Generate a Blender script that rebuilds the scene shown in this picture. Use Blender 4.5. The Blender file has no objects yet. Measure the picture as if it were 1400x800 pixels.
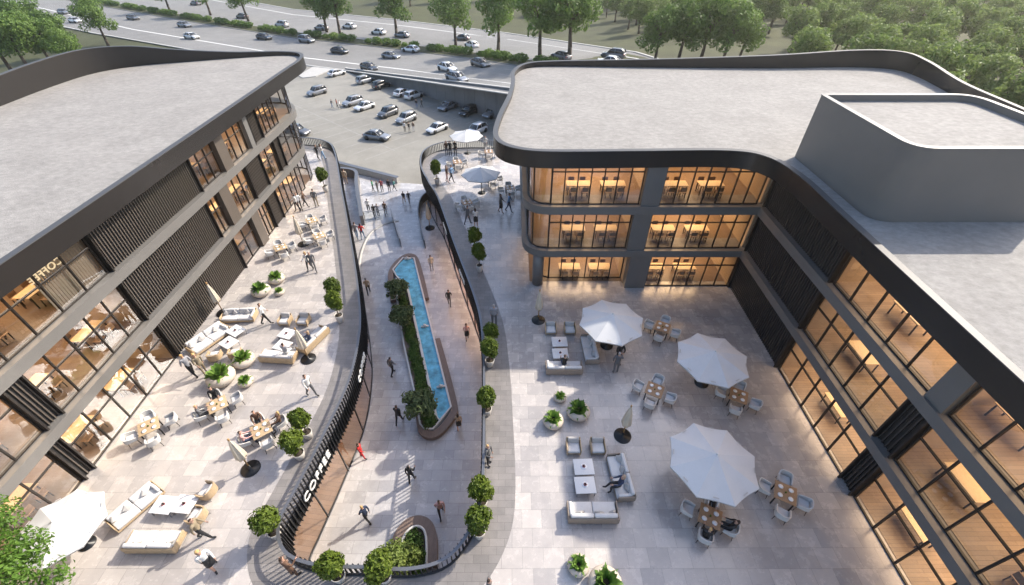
import bpy, bmesh, math, random
from mathutils import Vector, Matrix, noise
from mathutils.geometry import tessellate_polygon
R = math.radians
random.seed(7)
SC = bpy.context.scene
COL = SC.collection
# ---------------------------------------------------------------- camera
CAM_H, FPX, TILT = 22.0, 599.0, R(40.6)
cam = bpy.data.cameras.new('camera'); camo = bpy.data.objects.new('camera', cam); COL.objects.link(camo)
camo.location = (0, 0, CAM_H); camo.rotation_euler = (R(90) - TILT, 0, 0)
cam.sensor_width = 36.0; cam.lens = FPX / 1400 * 36.0; cam.clip_start = 0.1; cam.clip_end = 5000
SC.camera = camo
# ---------------------------------------------------------------- sky and sun
SUN_AZ = Vector((1.02, 0.72)).normalized(); SUN_EL = R(38.7)
w = bpy.data.worlds.new('World'); SC.world = w; w.use_nodes = True
nt = w.node_tree; nt.nodes.clear()
sky = nt.nodes.new('ShaderNodeTexSky'); sky.sky_type = 'NISHITA'; sky.sun_disc = False
sky.sun_elevation = SUN_EL; sky.sun_rotation = math.atan2(SUN_AZ.x, SUN_AZ.y)
sky.air_density = 1.0; sky.dust_density = 2.6; sky.ozone_density = 1.5
bg = nt.nodes.new('ShaderNodeBackground'); bg.inputs[1].default_value = 0.15
wo = nt.nodes.new('ShaderNodeOutputWorld')
nt.links.new(sky.outputs[0], bg.inputs[0]); nt.links.new(bg.outputs[0], wo.inputs[0])
sl = bpy.data.lights.new('sun', 'SUN'); sl.energy = 3.0; sl.angle = R(0.6); sl.color = (1.0, 0.915, 0.78)
so = bpy.data.objects.new('sun', sl); COL.objects.link(so)
d = Vector((-SUN_AZ.x * math.cos(SUN_EL), -SUN_AZ.y * math.cos(SUN_EL), -math.sin(SUN_EL)))
so.rotation_euler = d.to_track_quat('-Z', 'Y').to_euler(); so.location = (60, 40, 60)
vs = SC.view_settings; vs.view_transform = 'Standard'; vs.look = 'None'; vs.exposure = 1.12; vs.gamma = 1.0
try: vs.use_curve_mapping = False
except Exception: pass
cy = SC.cycles
cy.max_bounces = 7; cy.diffuse_bounces = 3; cy.glossy_bounces = 3; cy.transmission_bounces = 3
cy.transparent_max_bounces = 10; cy.caustics_reflective = False; cy.caustics_refractive = False
cy.use_denoising = True; cy.sample_clamp_indirect = 4.0; cy.use_light_tree = True
cy.use_adaptive_sampling = True; cy.adaptive_threshold = 0.02; cy.volume_bounces = 0

# ---------------------------------------------------------------- measuring helpers
_c, _s = math.cos(TILT), math.sin(TILT)
def P(px, py, z=0.0):
    u = (px - 700) / FPX; v = (py - 400) / FPX
    dy = _c - v * _s; dz = -_s - v * _c
    t = (z - CAM_H) / dz
    return Vector((u * t, dy * t, z))
LOT = -4.3                                    # level of the sunken plaza and the parking lot
WA = P(475, 96, LOT).xy; WB = P(670, 160, LOT).xy; WLEN = (WB - WA).length; WD = (WB - WA).normalized(); WN = Vector((-WD.y, WD.x))
if WN.y < 0: WN = -WN
def terr(x, y):                               # highway side of the retaining wall climbs to the right
    s = (Vector((x, y)) - WA).dot(WD) / WLEN
    s = max(0.0, min(1.12, s))
    return LOT + (.5 - LOT) * s
def PT(px, py):
    z = LOT
    for _ in range(14):
        p = P(px, py, z); z = 0.5 * z + 0.5 * terr(p.x, p.y)
    return P(px, py, z)

# ---------------------------------------------------------------- materials
def mat(name, col, rough=0.5, metal=0.0, var=0.0, scale=1.0, spec=0.5, bump=0.0, bscale=None, coat=0.0, stretch=None, rnd=0.0, dirt=0.0):
    m = bpy.data.materials.new(name); m.use_nodes = True
    n = m.node_tree; b = n.nodes['Principled BSDF']
    b.inputs['Base Color'].default_value = (*col, 1); b.inputs['Roughness'].default_value = rough
    b.inputs['Metallic'].default_value = metal; b.inputs['Specular IOR Level'].default_value = spec
    if coat: b.inputs['Coat Weight'].default_value = coat; b.inputs['Coat Roughness'].default_value = 0.05
    if var or bump or dirt:
        g = n.nodes.new('ShaderNodeNewGeometry'); vec = g.outputs['Position']
        if stretch:
            mp = n.nodes.new('ShaderNodeMapping'); mp.inputs['Scale'].default_value = stretch
            n.links.new(vec, mp.inputs[0]); vec = mp.outputs[0]
    if var:
        t = n.nodes.new('ShaderNodeTexNoise'); t.inputs['Scale'].default_value = scale; t.inputs['Detail'].default_value = 6
        t.inputs['Roughness'].default_value = 0.65
        n.links.new(vec, t.inputs['Vector'])
        r = n.nodes.new('ShaderNodeMapRange'); r.inputs[1].default_value = 0.3; r.inputs[2].default_value = 0.7
        r.inputs[3].default_value = 1 - var; r.inputs[4].default_value = 1 + var
        n.links.new(t.outputs[0], r.inputs[0])
        h = n.nodes.new('ShaderNodeVectorMath'); h.operation = 'SCALE'; h.inputs[0].default_value = col
        n.links.new(r.outputs[0], h.inputs['Scale']); last = h.outputs[0]
        if dirt:
            t2 = n.nodes.new('ShaderNodeTexNoise'); t2.inputs['Scale'].default_value = scale * 0.12; t2.inputs['Detail'].default_value = 4
            n.links.new(g.outputs['Position'], t2.inputs['Vector'])
            r2 = n.nodes.new('ShaderNodeMapRange'); r2.inputs[1].default_value = 0.35; r2.inputs[2].default_value = 0.65
            r2.inputs[3].default_value = 1 - dirt; r2.inputs[4].default_value = 1 + dirt * 0.6
            n.links.new(t2.outputs[0], r2.inputs[0])
            h2 = n.nodes.new('ShaderNodeVectorMath'); h2.operation = 'SCALE'
            n.links.new(last, h2.inputs[0]); n.links.new(r2.outputs[0], h2.inputs['Scale']); last = h2.outputs[0]
        n.links.new(last, b.inputs['Base Color'])
    if bump:
        t = n.nodes.new('ShaderNodeTexNoise'); t.inputs['Scale'].default_value = bscale or scale * 4; t.inputs['Detail'].default_value = 5
        n.links.new(vec, t.inputs['Vector'])
        k = n.nodes.new('ShaderNodeBump'); k.inputs['Strength'].default_value = bump; k.inputs['Distance'].default_value = 0.03
        n.links.new(t.outputs[0], k.inputs['Height']); n.links.new(k.outputs[0], b.inputs['Normal'])
    return m

def paving(name, c1, c2, cm, w=0.95, h=0.85, rough=0.34, rot=0.0, mortar=0.008, spec=.5):
    m = bpy.data.materials.new(name); m.use_nodes = True; n = m.node_tree; b = n.nodes['Principled BSDF']
    g = n.nodes.new('ShaderNodeNewGeometry'); mp = n.nodes.new('ShaderNodeMapping')
    mp.inputs['Rotation'].default_value = (0, 0, rot)
    n.links.new(g.outputs['Position'], mp.inputs[0])
    br = n.nodes.new('ShaderNodeTexBrick'); br.offset = 0.5; br.offset_frequency = 2
    br.inputs['Color1'].default_value = (*c1, 1); br.inputs['Color2'].default_value = (*c2, 1); br.inputs['Mortar'].default_value = (*cm, 1)
    br.inputs['Scale'].default_value = 1.0; br.inputs['Mortar Size'].default_value = mortar; br.inputs['Mortar Smooth'].default_value = 0.3
    br.inputs['Brick Width'].default_value = w; br.inputs['Row Height'].default_value = h; br.inputs['Bias'].default_value = 0.0; b.inputs['Specular IOR Level'].default_value = spec
    n.links.new(mp.outputs[0], br.inputs['Vector'])
    t = n.nodes.new('ShaderNodeTexNoise'); t.inputs['Scale'].default_value = 1.7; t.inputs['Detail'].default_value = 8; t.inputs['Roughness'].default_value = 0.7
    n.links.new(g.outputs['Position'], t.inputs['Vector'])
    t3 = n.nodes.new('ShaderNodeTexNoise'); t3.inputs['Scale'].default_value = 0.16; t3.inputs['Detail'].default_value = 5
    n.links.new(g.outputs['Position'], t3.inputs['Vector'])
    r = n.nodes.new('ShaderNodeMapRange'); r.inputs[1].default_value = 0.3; r.inputs[2].default_value = 0.7; r.inputs[3].default_value = 0.88; r.inputs[4].default_value = 1.1
    n.links.new(t.outputs[0], r.inputs[0])
    r3 = n.nodes.new('ShaderNodeMapRange'); r3.inputs[1].default_value = 0.35; r3.inputs[2].default_value = 0.65; r3.inputs[3].default_value = 0.88; r3.inputs[4].default_value = 1.08
    n.links.new(t3.outputs[0], r3.inputs[0])
    mm = n.nodes.new('ShaderNodeMath'); mm.operation = 'MULTIPLY'; n.links.new(r.outputs[0], mm.inputs[0]); n.links.new(r3.outputs[0], mm.inputs[1])
    h_ = n.nodes.new('ShaderNodeVectorMath'); h_.operation = 'SCALE'
    n.links.new(br.outputs['Color'], h_.inputs[0]); n.links.new(mm.outputs[0], h_.inputs['Scale'])
    n.links.new(h_.outputs[0], b.inputs['Base Color'])
    r2 = n.nodes.new('ShaderNodeMapRange'); r2.inputs[1].default_value = 0.3; r2.inputs[2].default_value = 0.7
    r2.inputs[3].default_value = rough - 0.1; r2.inputs[4].default_value = rough + 0.14
    n.links.new(t.outputs[0], r2.inputs[0]); n.links.new(r2.outputs[0], b.inputs['Roughness'])
    k = n.nodes.new('ShaderNodeBump'); k.inputs['Strength'].default_value = 0.25; k.inputs['Distance'].default_value = 0.01
    n.links.new(br.outputs['Fac'], k.inputs['Height']); k.invert = True
    n.links.new(k.outputs[0], b.inputs['Normal'])
    return m

def leafmat(name, c, c2, trans=0.35):
    m = bpy.data.materials.new(name); m.use_nodes = True; n = m.node_tree; b = n.nodes['Principled BSDF']
    g = n.nodes.new('ShaderNodeNewGeometry'); oi = n.nodes.new('ShaderNodeObjectInfo')
    t = n.nodes.new('ShaderNodeTexNoise'); t.inputs['Scale'].default_value = 0.9; t.inputs['Detail'].default_value = 3
    n.links.new(g.outputs['Position'], t.inputs['Vector'])
    a = n.nodes.new('ShaderNodeMath'); a.operation = 'ADD'
    n.links.new(g.outputs['Random Per Island'], a.inputs[0]); n.links.new(t.outputs[0], a.inputs[1])
    a2 = n.nodes.new('ShaderNodeMath'); a2.operation = 'MULTIPLY_ADD'; a2.inputs[1].default_value = 0.6; a2.inputs[2].default_value = -0.3
    n.links.new(oi.outputs['Random'], a2.inputs[0])
    a3 = n.nodes.new('ShaderNodeMath'); a3.operation = 'ADD'; n.links.new(a.outputs[0], a3.inputs[0]); n.links.new(a2.outputs[0], a3.inputs[1])
    r = n.nodes.new('ShaderNodeMapRange'); r.inputs[1].default_value = 0.3; r.inputs[2].default_value = 1.7
    n.links.new(a3.outputs[0], r.inputs[0])
    mx = n.nodes.new('ShaderNodeMix'); mx.data_type = 'RGBA'; n.links.new(r.outputs[0], mx.inputs[0])
    mx.inputs[6].default_value = (*c, 1); mx.inputs[7].default_value = (*c2, 1)
    n.links.new(mx.outputs[2], b.inputs['Base Color']); b.inputs['Roughness'].default_value = 0.55
    b.inputs['Specular IOR Level'].default_value = 0.3
    tr = n.nodes.new('ShaderNodeBsdfTranslucent'); n.links.new(mx.outputs[2], tr.inputs[0])
    ms = n.nodes.new('ShaderNodeMixShader'); ms.inputs[0].default_value = trans
    n.links.new(b.outputs[0], ms.inputs[1]); n.links.new(tr.outputs[0], ms.inputs[2])
    n.links.new(ms.outputs[0], n.nodes['Material Output'].inputs[0])
    return m

def glassmat(name, tint, f0=.1, rough=0.02):
    m = bpy.data.materials.new(name); m.use_nodes = True; n = m.node_tree; n.nodes.remove(n.nodes['Principled BSDF'])
    tr = n.nodes.new('ShaderNodeBsdfTransparent'); tr.inputs[0].default_value = (*tint, 1)
    gl = n.nodes.new('ShaderNodeBsdfGlossy'); gl.inputs['Roughness'].default_value = rough; gl.inputs[0].default_value = (0.9, 0.93, 1, 1)
    g = n.nodes.new('ShaderNodeNewGeometry'); dt = n.nodes.new('ShaderNodeVectorMath'); dt.operation = 'DOT_PRODUCT'
    n.links.new(g.outputs['Incoming'], dt.inputs[0]); n.links.new(g.outputs['Normal'], dt.inputs[1])
    def mth(op, a, b_=None):
        k = n.nodes.new('ShaderNodeMath'); k.operation = op
        for i, x in enumerate((a, b_)):
            if x is None: continue
            if isinstance(x, (int, float)): k.inputs[i].default_value = x
            else: n.links.new(x, k.inputs[i])
        return k.outputs[0]
    c = mth('ABSOLUTE', dt.outputs['Value']); q = mth('SUBTRACT', 1.0, c); q = mth('POWER', q, 5.0)
    q = mth('MULTIPLY', q, 1.0 - f0); q = mth('ADD', q, f0)
    ms = n.nodes.new('ShaderNodeMixShader')
    n.links.new(q, ms.inputs[0]); n.links.new(tr.outputs[0], ms.inputs[1]); n.links.new(gl.outputs[0], ms.inputs[2])
    n.links.new(ms.outputs[0], n.nodes['Material Output'].inputs[0])
    return m
def emit(name, col, s):
    m = bpy.data.materials.new(name); m.use_nodes = True; b = m.node_tree.nodes['Principled BSDF']
    b.inputs['Base Color'].default_value = (*col, 1); b.inputs['Emission Color'].default_value = (*col, 1); b.inputs['Emission Strength'].default_value = s
    return m

M = dict(
 pave=paving('paving_stone', (.51, .468, .435), (.355, .33, .318), (.20, .19, .18), rough=.22, spec=.95),
 pave_low=paving('plaza_stone', (.49, .475, .475), (.355, .345, .35), (.20, .19, .19), w=1.25, h=.68, rough=.20, spec=1.0),
 strip=paving('border_stone', (.25, .232, .222), (.20, .187, .18), (.13, .12, .115), w=.7, h=.35, rough=.42),
 deck=mat('roof_membrane', (.262, .248, .232), .88, var=.20, scale=3.2, bump=.6, bscale=14, stretch=(.85, 1.2, 1), dirt=.08),
 fascia=mat('dark_cladding', (.032, .029, .028), .27, .35, var=.06, scale=.5),
 coping=mat('coping_metal', (.16, .165, .18), .35, .5),
 cop2=mat('roof_coping', (.075, .075, .078), .55, .2),
 band=mat('band_cladding', (.165, .158, .15), .42, .2, var=.04, scale=.6),
 plant=mat('plantroom_cladding', (.18, .158, .14), .6, .1, var=.05, scale=.4),
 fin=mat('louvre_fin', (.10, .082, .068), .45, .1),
 black=mat('black_metal', (.016, .016, .017), .38, .3),
 mull=mat('window_frame', (.03, .025, .022), .4, .3),
 glass=glassmat('window_glass', (.70, .67, .63), .13),
 glass2=glassmat('clear_glass', (.93, .95, .95), .06),
 ifloor=mat('interior_floor', (.17, .115, .075), .35, var=.15, scale=2, stretch=(1, 6, 1)),
 iwall=mat('interior_wall', (.38, .28, .19), .6, var=.08, scale=.7),
 plank=paving('plank_parquet', (.36, .26, .17), (.27, .19, .125), (.13, .09, .06), w=2.6, h=.17, rough=.35),
 iwood=mat('interior_wood', (.62, .46, .27), .45, var=.2, scale=3, stretch=(6, 6, 1)),
 ceil=mat('ceiling_board', (.5, .45, .4), .7),
 blind=mat('blind_fabric', (.36, .33, .29), .8, var=.12, scale=3, stretch=(6, 6, .2)),
 fin_shaded=mat('shaded_louvre_fin', (.045, .04, .037), .45, .1),  # louvre fin colour darkened to carry the shade on the right facade
 dark=mat('dark_backing', (.012, .012, .013), .6),
 conc=mat('wall_concrete', (.17, .17, .175), .8, var=.14, scale=.5, bump=.2, bscale=3, dirt=.15, stretch=(1, 1, .5)),
 kerb=mat('kerb_stone', (.42, .41, .39), .7, var=.1, scale=2),
 asphalt=mat('lot_asphalt', (.235, .225, .20), .8, var=.14, scale=.35, bump=.25, bscale=12, dirt=.12),
 road=mat('road_asphalt', (.20, .195, .188), .75, var=.12, scale=.2, stretch=(1, 1, 1), dirt=.1),
 paint=mat('road_paint', (.62, .62, .60), .7, var=.15, scale=3),
 paint2=mat('worn_paint', (.30, .29, .275), .8, var=.25, scale=2),
 grass=mat('lawn_grass', (.050, .055, .018), .9, var=.35, scale=.09, bump=.5, bscale=2),
 soil=mat('planting_soil', (.04, .03, .02), .95, var=.3, scale=4),
 bark=mat('tree_bark', (.075, .055, .04), .9, var=.25, scale=6),
 leaf=leafmat('tree_leaf', (.06, .12, .02), (.20, .30, .07), .38),
 leafn=leafmat('near_leaf', (.035, .09, .010), (.12, .22, .03), .3),
 leaf2=leafmat('wood_leaf', (.07, .125, .026), (.26, .34, .095), .4),
 olive=leafmat('olive_leaf', (.06, .09, .03), (.17, .21, .085), .3),
 topi=leafmat('topiary_leaf', (.05, .085, .008), (.14, .19, .02), .25),
 topil=leafmat('light_shrub_leaf', (.13, .19, .035), (.28, .34, .10), .3),
 palm=leafmat('rosette_leaf', (.05, .12, .02), (.20, .33, .06), .25),
 hedge=leafmat('hedge_leaf', (.035, .085, .014), (.11, .19, .04), .2),
 water=mat('pool_water', (.12, .40, .54), .06, var=.5, scale=1.6, bump=.8, bscale=3.5),
 stone=mat('pool_rim_stone', (.62, .60, .57), .6, var=.06, scale=3),
 bench=mat('bench_timber', (.17, .12, .095), .55, var=.2, scale=3, stretch=(4, 1, 1)),
 bowl=mat('bowl_ceramic', (.52, .45, .37), .75, var=.10, scale=3, stretch=(1, 1, 5)),
 pot=mat('pot_stone', (.5, .47, .43), .6, var=.05, scale=4),
 canopy=mat('umbrella_fabric', (.60, .60, .60), .85, var=.03, scale=2),
 beige=mat('umbrella_beige', (.60, .52, .41), .85, var=.08, scale=3),
 uwood=mat('umbrella_wood', (.42, .25, .10), .5),
 steel=mat('brushed_steel', (.35, .36, .38), .35, .8),
 cush=mat('white_cushion', (.60, .585, .57), .9, var=.05, scale=4),
 cushg=mat('grey_cushion', (.44, .42, .40), .9, var=.04, scale=4),
 shell=mat('chair_shell', (.58, .56, .53), .6),
 oak=mat('oak_frame', (.45, .33, .20), .5, var=.2, scale=5, stretch=(1, 5, 1)),
 oakd=mat('teak_top', (.33, .20, .11), .5, var=.25, scale=6, stretch=(6, 1, 1)),
 ttop=mat('white_table_top', (.66, .655, .65), .3),
 taupe=mat('woven_taupe', (.30, .24, .19), .75, var=.15, scale=20),
 plate=mat('plate_glaze', (.8, .8, .8), .25),
 red=mat('red_flower', (.35, .04, .04), .6),
 deckwood=paving('plank_floor', (.30, .19, .13), (.22, .135, .09), (.12, .06, .04), w=3.0, h=.28, rough=.4, rot=R(8)),
 tyre=mat('tyre_rubber', (.012, .012, .012), .8), rim=mat('wheel_alloy', (.4, .4, .42), .3, .9),
 cglass=mat('car_glass', (.018, .022, .028), .06, .0, spec=.8), lampw=mat('headlight_lens', (.75, .77, .8), .1),
 lampr=mat('taillight_lens', (.40, .015, .01), .15), trim=mat('car_trim', (.02, .02, .02), .5),
 skin=mat('skin', (.48, .29, .21), .55), skin2=mat('skin_dark', (.20, .11, .07), .55),
 letter=emit('lit_letter', (.7, .69, .66), .05), gold=emit('lit_gold_letter', (.9, .75, .5), .6),
 lamp=emit('lamp_glow', (1.0, .72, .38), 9.0),
)
_cols = {}
def cm(c, rough=.7, name='cloth'):
    k = (name, c)
    if k not in _cols: _cols[k] = mat(name, c, rough, coat=1.0 if name == 'car_paint' else 0, metal=.25 if name == 'car_paint' else 0)
    return _cols[k]

# ---------------------------------------------------------------- object helpers
def tag(o, label=None, cat=None, group=None, kind=None):
    if label: o['label'] = label
    if cat: o['category'] = cat
    if group: o['group'] = group
    if kind: o['kind'] = kind
    return o
def empty(name, loc=(0, 0, 0), rz=0.0, label=None, cat=None, group=None, parent=None):
    o = bpy.data.objects.new(name, None); COL.objects.link(o); o.location = loc; o.rotation_euler = (0, 0, rz)
    o.empty_display_size = .2
    if parent: o.parent = parent
    return tag(o, label, cat, group)
def children(o): return list(o.children)
def copy_tree(o, parent=None):
    c = o.copy(); COL.objects.link(c); c.parent = parent
    for ch in children(o): copy_tree(ch, c)
    return c
class MB:
    def __init__(s): s.v = []; s.f = []; s.mi = []; s.m = []; s.cur = 0; s.sm = []
    def use(s, m):
        if m not in s.m: s.m.append(m)
        s.cur = s.m.index(m); return s
    def add(s, vs, fs, smooth=False):
        b = len(s.v); s.v += [tuple(v) for v in vs]; s.f += [[b + i for i in f] for f in fs]
        s.mi += [s.cur] * len(fs); s.sm += [smooth] * len(fs); return s
    def box(s, c, d, rz=0.0, rx=0.0, taper=1.0, bev=0.0):
        hx, hy, hz = d[0] / 2, d[1] / 2, d[2] / 2
        mt = Matrix.Translation(c) @ Matrix.Rotation(rz, 4, 'Z') @ Matrix.Rotation(rx, 4, 'X')
        if bev > 0:
            bm = bmesh.new(); bmesh.ops.create_cube(bm, size=1.0)
            for v in bm.verts: v.co = Vector((v.co.x * d[0] * (taper if v.co.z > 0 else 1), v.co.y * d[1] * (taper if v.co.z > 0 else 1), v.co.z * d[2]))
            bmesh.ops.bevel(bm, geom=bm.edges[:], offset=min(bev, min(d) * .45), segments=2, profile=.6, affect='EDGES')
            vs = [mt @ v.co for v in bm.verts]; bm.verts.index_update()
            fs = [[v.index for v in f.verts] for f in bm.faces]; bm.free()
            return s.add(vs, fs, True)
        vs = [mt @ Vector((x * hx * (taper if z > 0 else 1), y * hy * (taper if z > 0 else 1), z * hz)) for z in (-1, 1) for y in (-1, 1) for x in (-1, 1)]
        return s.add(vs, [(0, 2, 3, 1), (4, 5, 7, 6), (0, 1, 5, 4), (2, 6, 7, 3), (0, 4, 6, 2), (1, 3, 7, 5)])
    def bar(s, a, b, w, h=None, n=4, w2=None):
        a = Vector(a); b = Vector(b); h = h or w; w2 = w if w2 is None else w2
        z = (b - a).normalized(); x = z.cross(Vector((0, 0, 1)))
        if x.length < 1e-4: x = Vector((1, 0, 0))
        x.normalize(); y = x.cross(z); vs = []
        for p, q in ((a, 1.0), (b, w2 / w)):
            for i in range(n):
                t = 2 * math.pi * (i + .5) / n; k = math.sqrt(2) if n == 4 else 1
                vs.append(p + x * math.cos(t) * w / 2 * k * q + y * math.sin(t) * h / 2 * k * q)
        fs = [(i, (i + 1) % n, n + (i + 1) % n, n + i) for i in range(n)] + [tuple(range(n))[::-1], tuple(range(n, 2 * n))]
        return s.add(vs, fs, n > 5)
    def lathe(s, prof, c=(0, 0, 0), n=24, smooth=True, sx=1.0, sy=1.0, wob=None):
        vs = []; fs = []
        for r, z in prof:
            for i in range(n):
                t = 2 * math.pi * i / n; rr = r * (wob(i, z) if wob else 1)
                vs.append((c[0] + rr * sx * math.cos(t), c[1] + rr * sy * math.sin(t), c[2] + z))
        for k in range(len(prof) - 1):
            for i in range(n):
                j = (i + 1) % n; fs.append((k * n + i, k * n + j, (k + 1) * n + j, (k + 1) * n + i))
        fs.append(tuple(range(n))[::-1]); fs.append(tuple(range((len(prof) - 1) * n, len(prof) * n)))
        return s.add(vs, fs, smooth)
    def poly(s, pts, z, smooth=False):
        pts = [Vector((p[0], p[1], 0)) for p in pts]
        tris = tessellate_polygon([pts]); b = [(p.x, p.y, z) for p in pts]
        fs = []
        for t in tris:
            a, bb, c = (pts[i] for i in t)
            fs.append(t if (bb - a).cross(c - a).z > 0 else (t[0], t[2], t[1]))
        return s.add(b, fs)
    def prism(s, pts, z0, z1):
        n = len(pts); s.poly(pts, z1); k = len(s.f); s.poly(pts, z0)
        for i in range(k, len(s.f)): s.f[i] = s.f[i][::-1]
        vs = [(p[0], p[1], z0) for p in pts] + [(p[0], p[1], z1) for p in pts]
        ar = sum(pts[i][0] * pts[(i + 1) % n][1] - pts[(i + 1) % n][0] * pts[i][1] for i in range(n))
        fs = [(i, (i + 1) % n, n + (i + 1) % n, n + i) for i in range(n)]
        if ar < 0: fs = [f[::-1] for f in fs]
        return s.add(vs, fs)
    def build(s, name, parent=None, loc=None, rz=None, m=None):
        me = bpy.data.meshes.new(name); me.from_pydata(s.v, [], s.f); 
        for mm in (s.m or [m]): me.materials.append(mm)
        me.polygons.foreach_set('material_index', s.mi); me.polygons.foreach_set('use_smooth', s.sm); me.update()
        o = bpy.data.objects.new(name, me); COL.objects.link(o)
        if parent: o.parent = parent
        if loc is not None: o.location = loc
        if rz is not None: o.rotation_euler = (0, 0, rz)
        return o
def mk(m): return MB().use(m)
def catmull(pts, closed=False, n=8):
    pts = [Vector((*p, 0)) if len(p) == 2 else Vector(p) for p in pts]; N = len(pts); out = []
    for i in range(N if closed else N - 1):
        g = lambda k: pts[k % N] if closed else pts[max(0, min(N - 1, k))]
        p0, p1, p2, p3 = g(i - 1), g(i), g(i + 1), g(i + 2)
        for j in range(n):
            t = j / n
            out.append(.5 * ((2 * p1) + (p2 - p0) * t + (2 * p0 - 5 * p1 + 4 * p2 - p3) * t * t + (3 * p1 - p0 - 3 * p2 + p3) * t ** 3))
    if not closed: out.append(pts[-1].copy())
    return out
def resample(pts, ds):
    out = [pts[0].copy()]; acc = 0.0
    for a, b in zip(pts, pts[1:]):
        L = (b - a).length
        while L > 0 and acc + L >= ds:
            t = (ds - acc) / L; a = a + (b - a) * t; out.append(a.copy()); L = (b - a).length; acc = 0.0
        acc += L
    return out
def normals2(pts, closed=False):
    out = []; N = len(pts)
    for i in range(N):
        a = pts[(i - 1) % N] if closed or i > 0 else pts[i]; b = pts[(i + 1) % N] if closed or i < N - 1 else pts[i]
        t = (b - a); t.z = 0; t.normalize(); out.append(Vector((-t.y, t.x, 0)))
    return out
def offset(pts, dist, closed=False):
    ns = normals2(pts, closed); return [p + n * dist for p, n in zip(pts, ns)]
def sweep(mb, pts, prof, closed=False, smooth=True):
    """prof(i) -> list of (offset along normal, z), a closed section"""
    ns = normals2(pts, closed); N = len(pts); K = len(prof(0)); vs = []
    for i in range(N):
        for o_, z in prof(i): vs.append((pts[i].x + ns[i].x * o_, pts[i].y + ns[i].y * o_, z))
    fs = []
    for i in range(N if closed else N - 1):
        j = (i + 1) % N
        for k in range(K):
            l = (k + 1) % K; fs.append((i * K + k, j * K + k, j * K + l, i * K + l))
    if not closed: fs += [tuple(range(K)), tuple(range((N - 1) * K, N * K))[::-1]]
    return mb.add(vs, fs, smooth)
def sharp(o, ang=35):
    me = o.data
    try: me.set_sharp_from_angle(angle=R(ang))
    except Exception: pass
    return o
# ================================================================ the setting
STR = 'structure'
tag(mk(M['grass']).add([(-900, -120, LOT - .16), (900, -120, LOT - .16), (900, 1500, LOT - .16), (-900, 1500, LOT - .16)], [(0, 1, 2, 3)]).build('ground'), kind=STR)
# higher land beyond the retaining wall line
def st(s, t): p = WA + WD * s + WN * t; return p
S_ = [-300, -200, -120, -60, -20] + [-5 + 5 * i for i in range(0, 14)] + [80, 120, 200, 320, 500]; T_ = [0, 3, 8, 15, 25, 40, 60, 90, 140, 220, 400, 800]
mb = mk(M['grass']); vs = []
for s in S_:
    for t in T_:
        p = st(s, t + (0.3 if t == 0 else 0)); vs.append((p.x, p.y, terr(p.x, p.y) - .05))
nT = len(T_)
mb.add(vs, [(i * nT + j, (i + 1) * nT + j, (i + 1) * nT + j + 1, i * nT + j + 1) for i in range(len(S_) - 1) for j in range(nT - 1)])
tag(mb.build('lawn_terrain'), kind=STR)
# road lines, given where they run; each a polyline on the terrain
def line(pxs, n=12):
    out = []
    for (x0, y0), (x1, y1) in zip(pxs, pxs[1:]):
        for i in range(n):
            t = i / n; out.append(PT(x0 + (x1 - x0) * t, y0 + (y1 - y0) * t))
    out.append(PT(*pxs[-1])); return out
def ext(l, a, b):
    d0 = (l[0] - l[4]).normalized(); d1 = (l[-1] - l[-5]).normalized()
    p0 = l[0] + d0 * a; p0.z = terr(p0.x, p0.y); out = [p0] + l
    for k in range(1, 13):
        p = l[-1] + d1 * (b * k / 12); p.z = terr(p.x, p.y); out.append(p)
    return out
def strip_between(A, B, dz, n=60, m=None, name='road'):
    def rs(L):
        tot = sum((b - a).length for a, b in zip(L, L[1:])); r = resample(L, tot / n * .9999); return (r + [L[-1]])[:n + 1]
    A, B = rs(A), rs(B); K = 4; vs = []
    for a, b in zip(A, B):
        for k in range(K + 1):
            p = a.lerp(b, k / K); p.z = max(terr(p.x, p.y), LOT) + dz; vs.append(p)
    N = min(len(A), len(B))
    fs = [(i * (K + 1) + k, (i + 1) * (K + 1) + k, (i + 1) * (K + 1) + k + 1, i * (K + 1) + k + 1) for i in range(N - 1) for k in range(K)]
    o = mk(m).add(vs, fs).build(name); return o
def ribbon(L, w, z0, h, m, name, parent=None):
    ns = normals2(L); vs = []
    mb = mk(m)
    sweep_p = [Vector((p.x, p.y, 0)) for p in L]
    for p, n_ in zip(L, ns):
        for o_, zz in ((-w / 2, z0), (-w / 2, z0 + h), (w / 2, z0 + h), (w / 2, z0)):
            vs.append((p.x + n_.x * o_, p.y + n_.y * o_, p.z + zz))
    fs = []
    for i in range(len(L) - 1):
        for k in range(4):
            l = (k + 1) % 4; fs.append((i * 4 + k, (i + 1) * 4 + k, (i + 1) * 4 + l, i * 4 + l))
    mb.add(vs, fs); return mb.build(name, parent)
near_e = ext(line([(0, 18), (125, 45), (270, 70), (360, 82), (437, 92), (475, 97), (560, 109), (697, 129)]), 120, 60)
edge1 = ext(line([(0, -2), (180, 40), (300, 60), (415, 79), (560, 96), (700, 114)]), 120, 70)
med_n = ext(line([(20, -14), (135, 8), (260, 30), (400, 52), (520, 65), (640, 80), (720, 92)]), 120, 70)
med_f = ext(line([(20, -18), (135, 1), (260, 22), (400, 44), (520, 57), (640, 71), (720, 82)]), 120, 70)
edge2 = ext(line([(200, -18), (300, 2), (400, 20), (540, 34), (690, 53), (870, 80)]), 160, 70)
far_e = ext(line([(200, -26), (300, -5), (400, 13), (540, 27), (690, 45), (870, 72)]), 160, 70)
tag(strip_between(near_e, med_n, .012, m=M['road']), kind=STR)
tag(strip_between(med_f, far_e, .012, m=M['road']), kind=STR)
tag(strip_between(med_n, med_f, .10, m=M['grass'], name='median_strip'), kind=STR)
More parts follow.
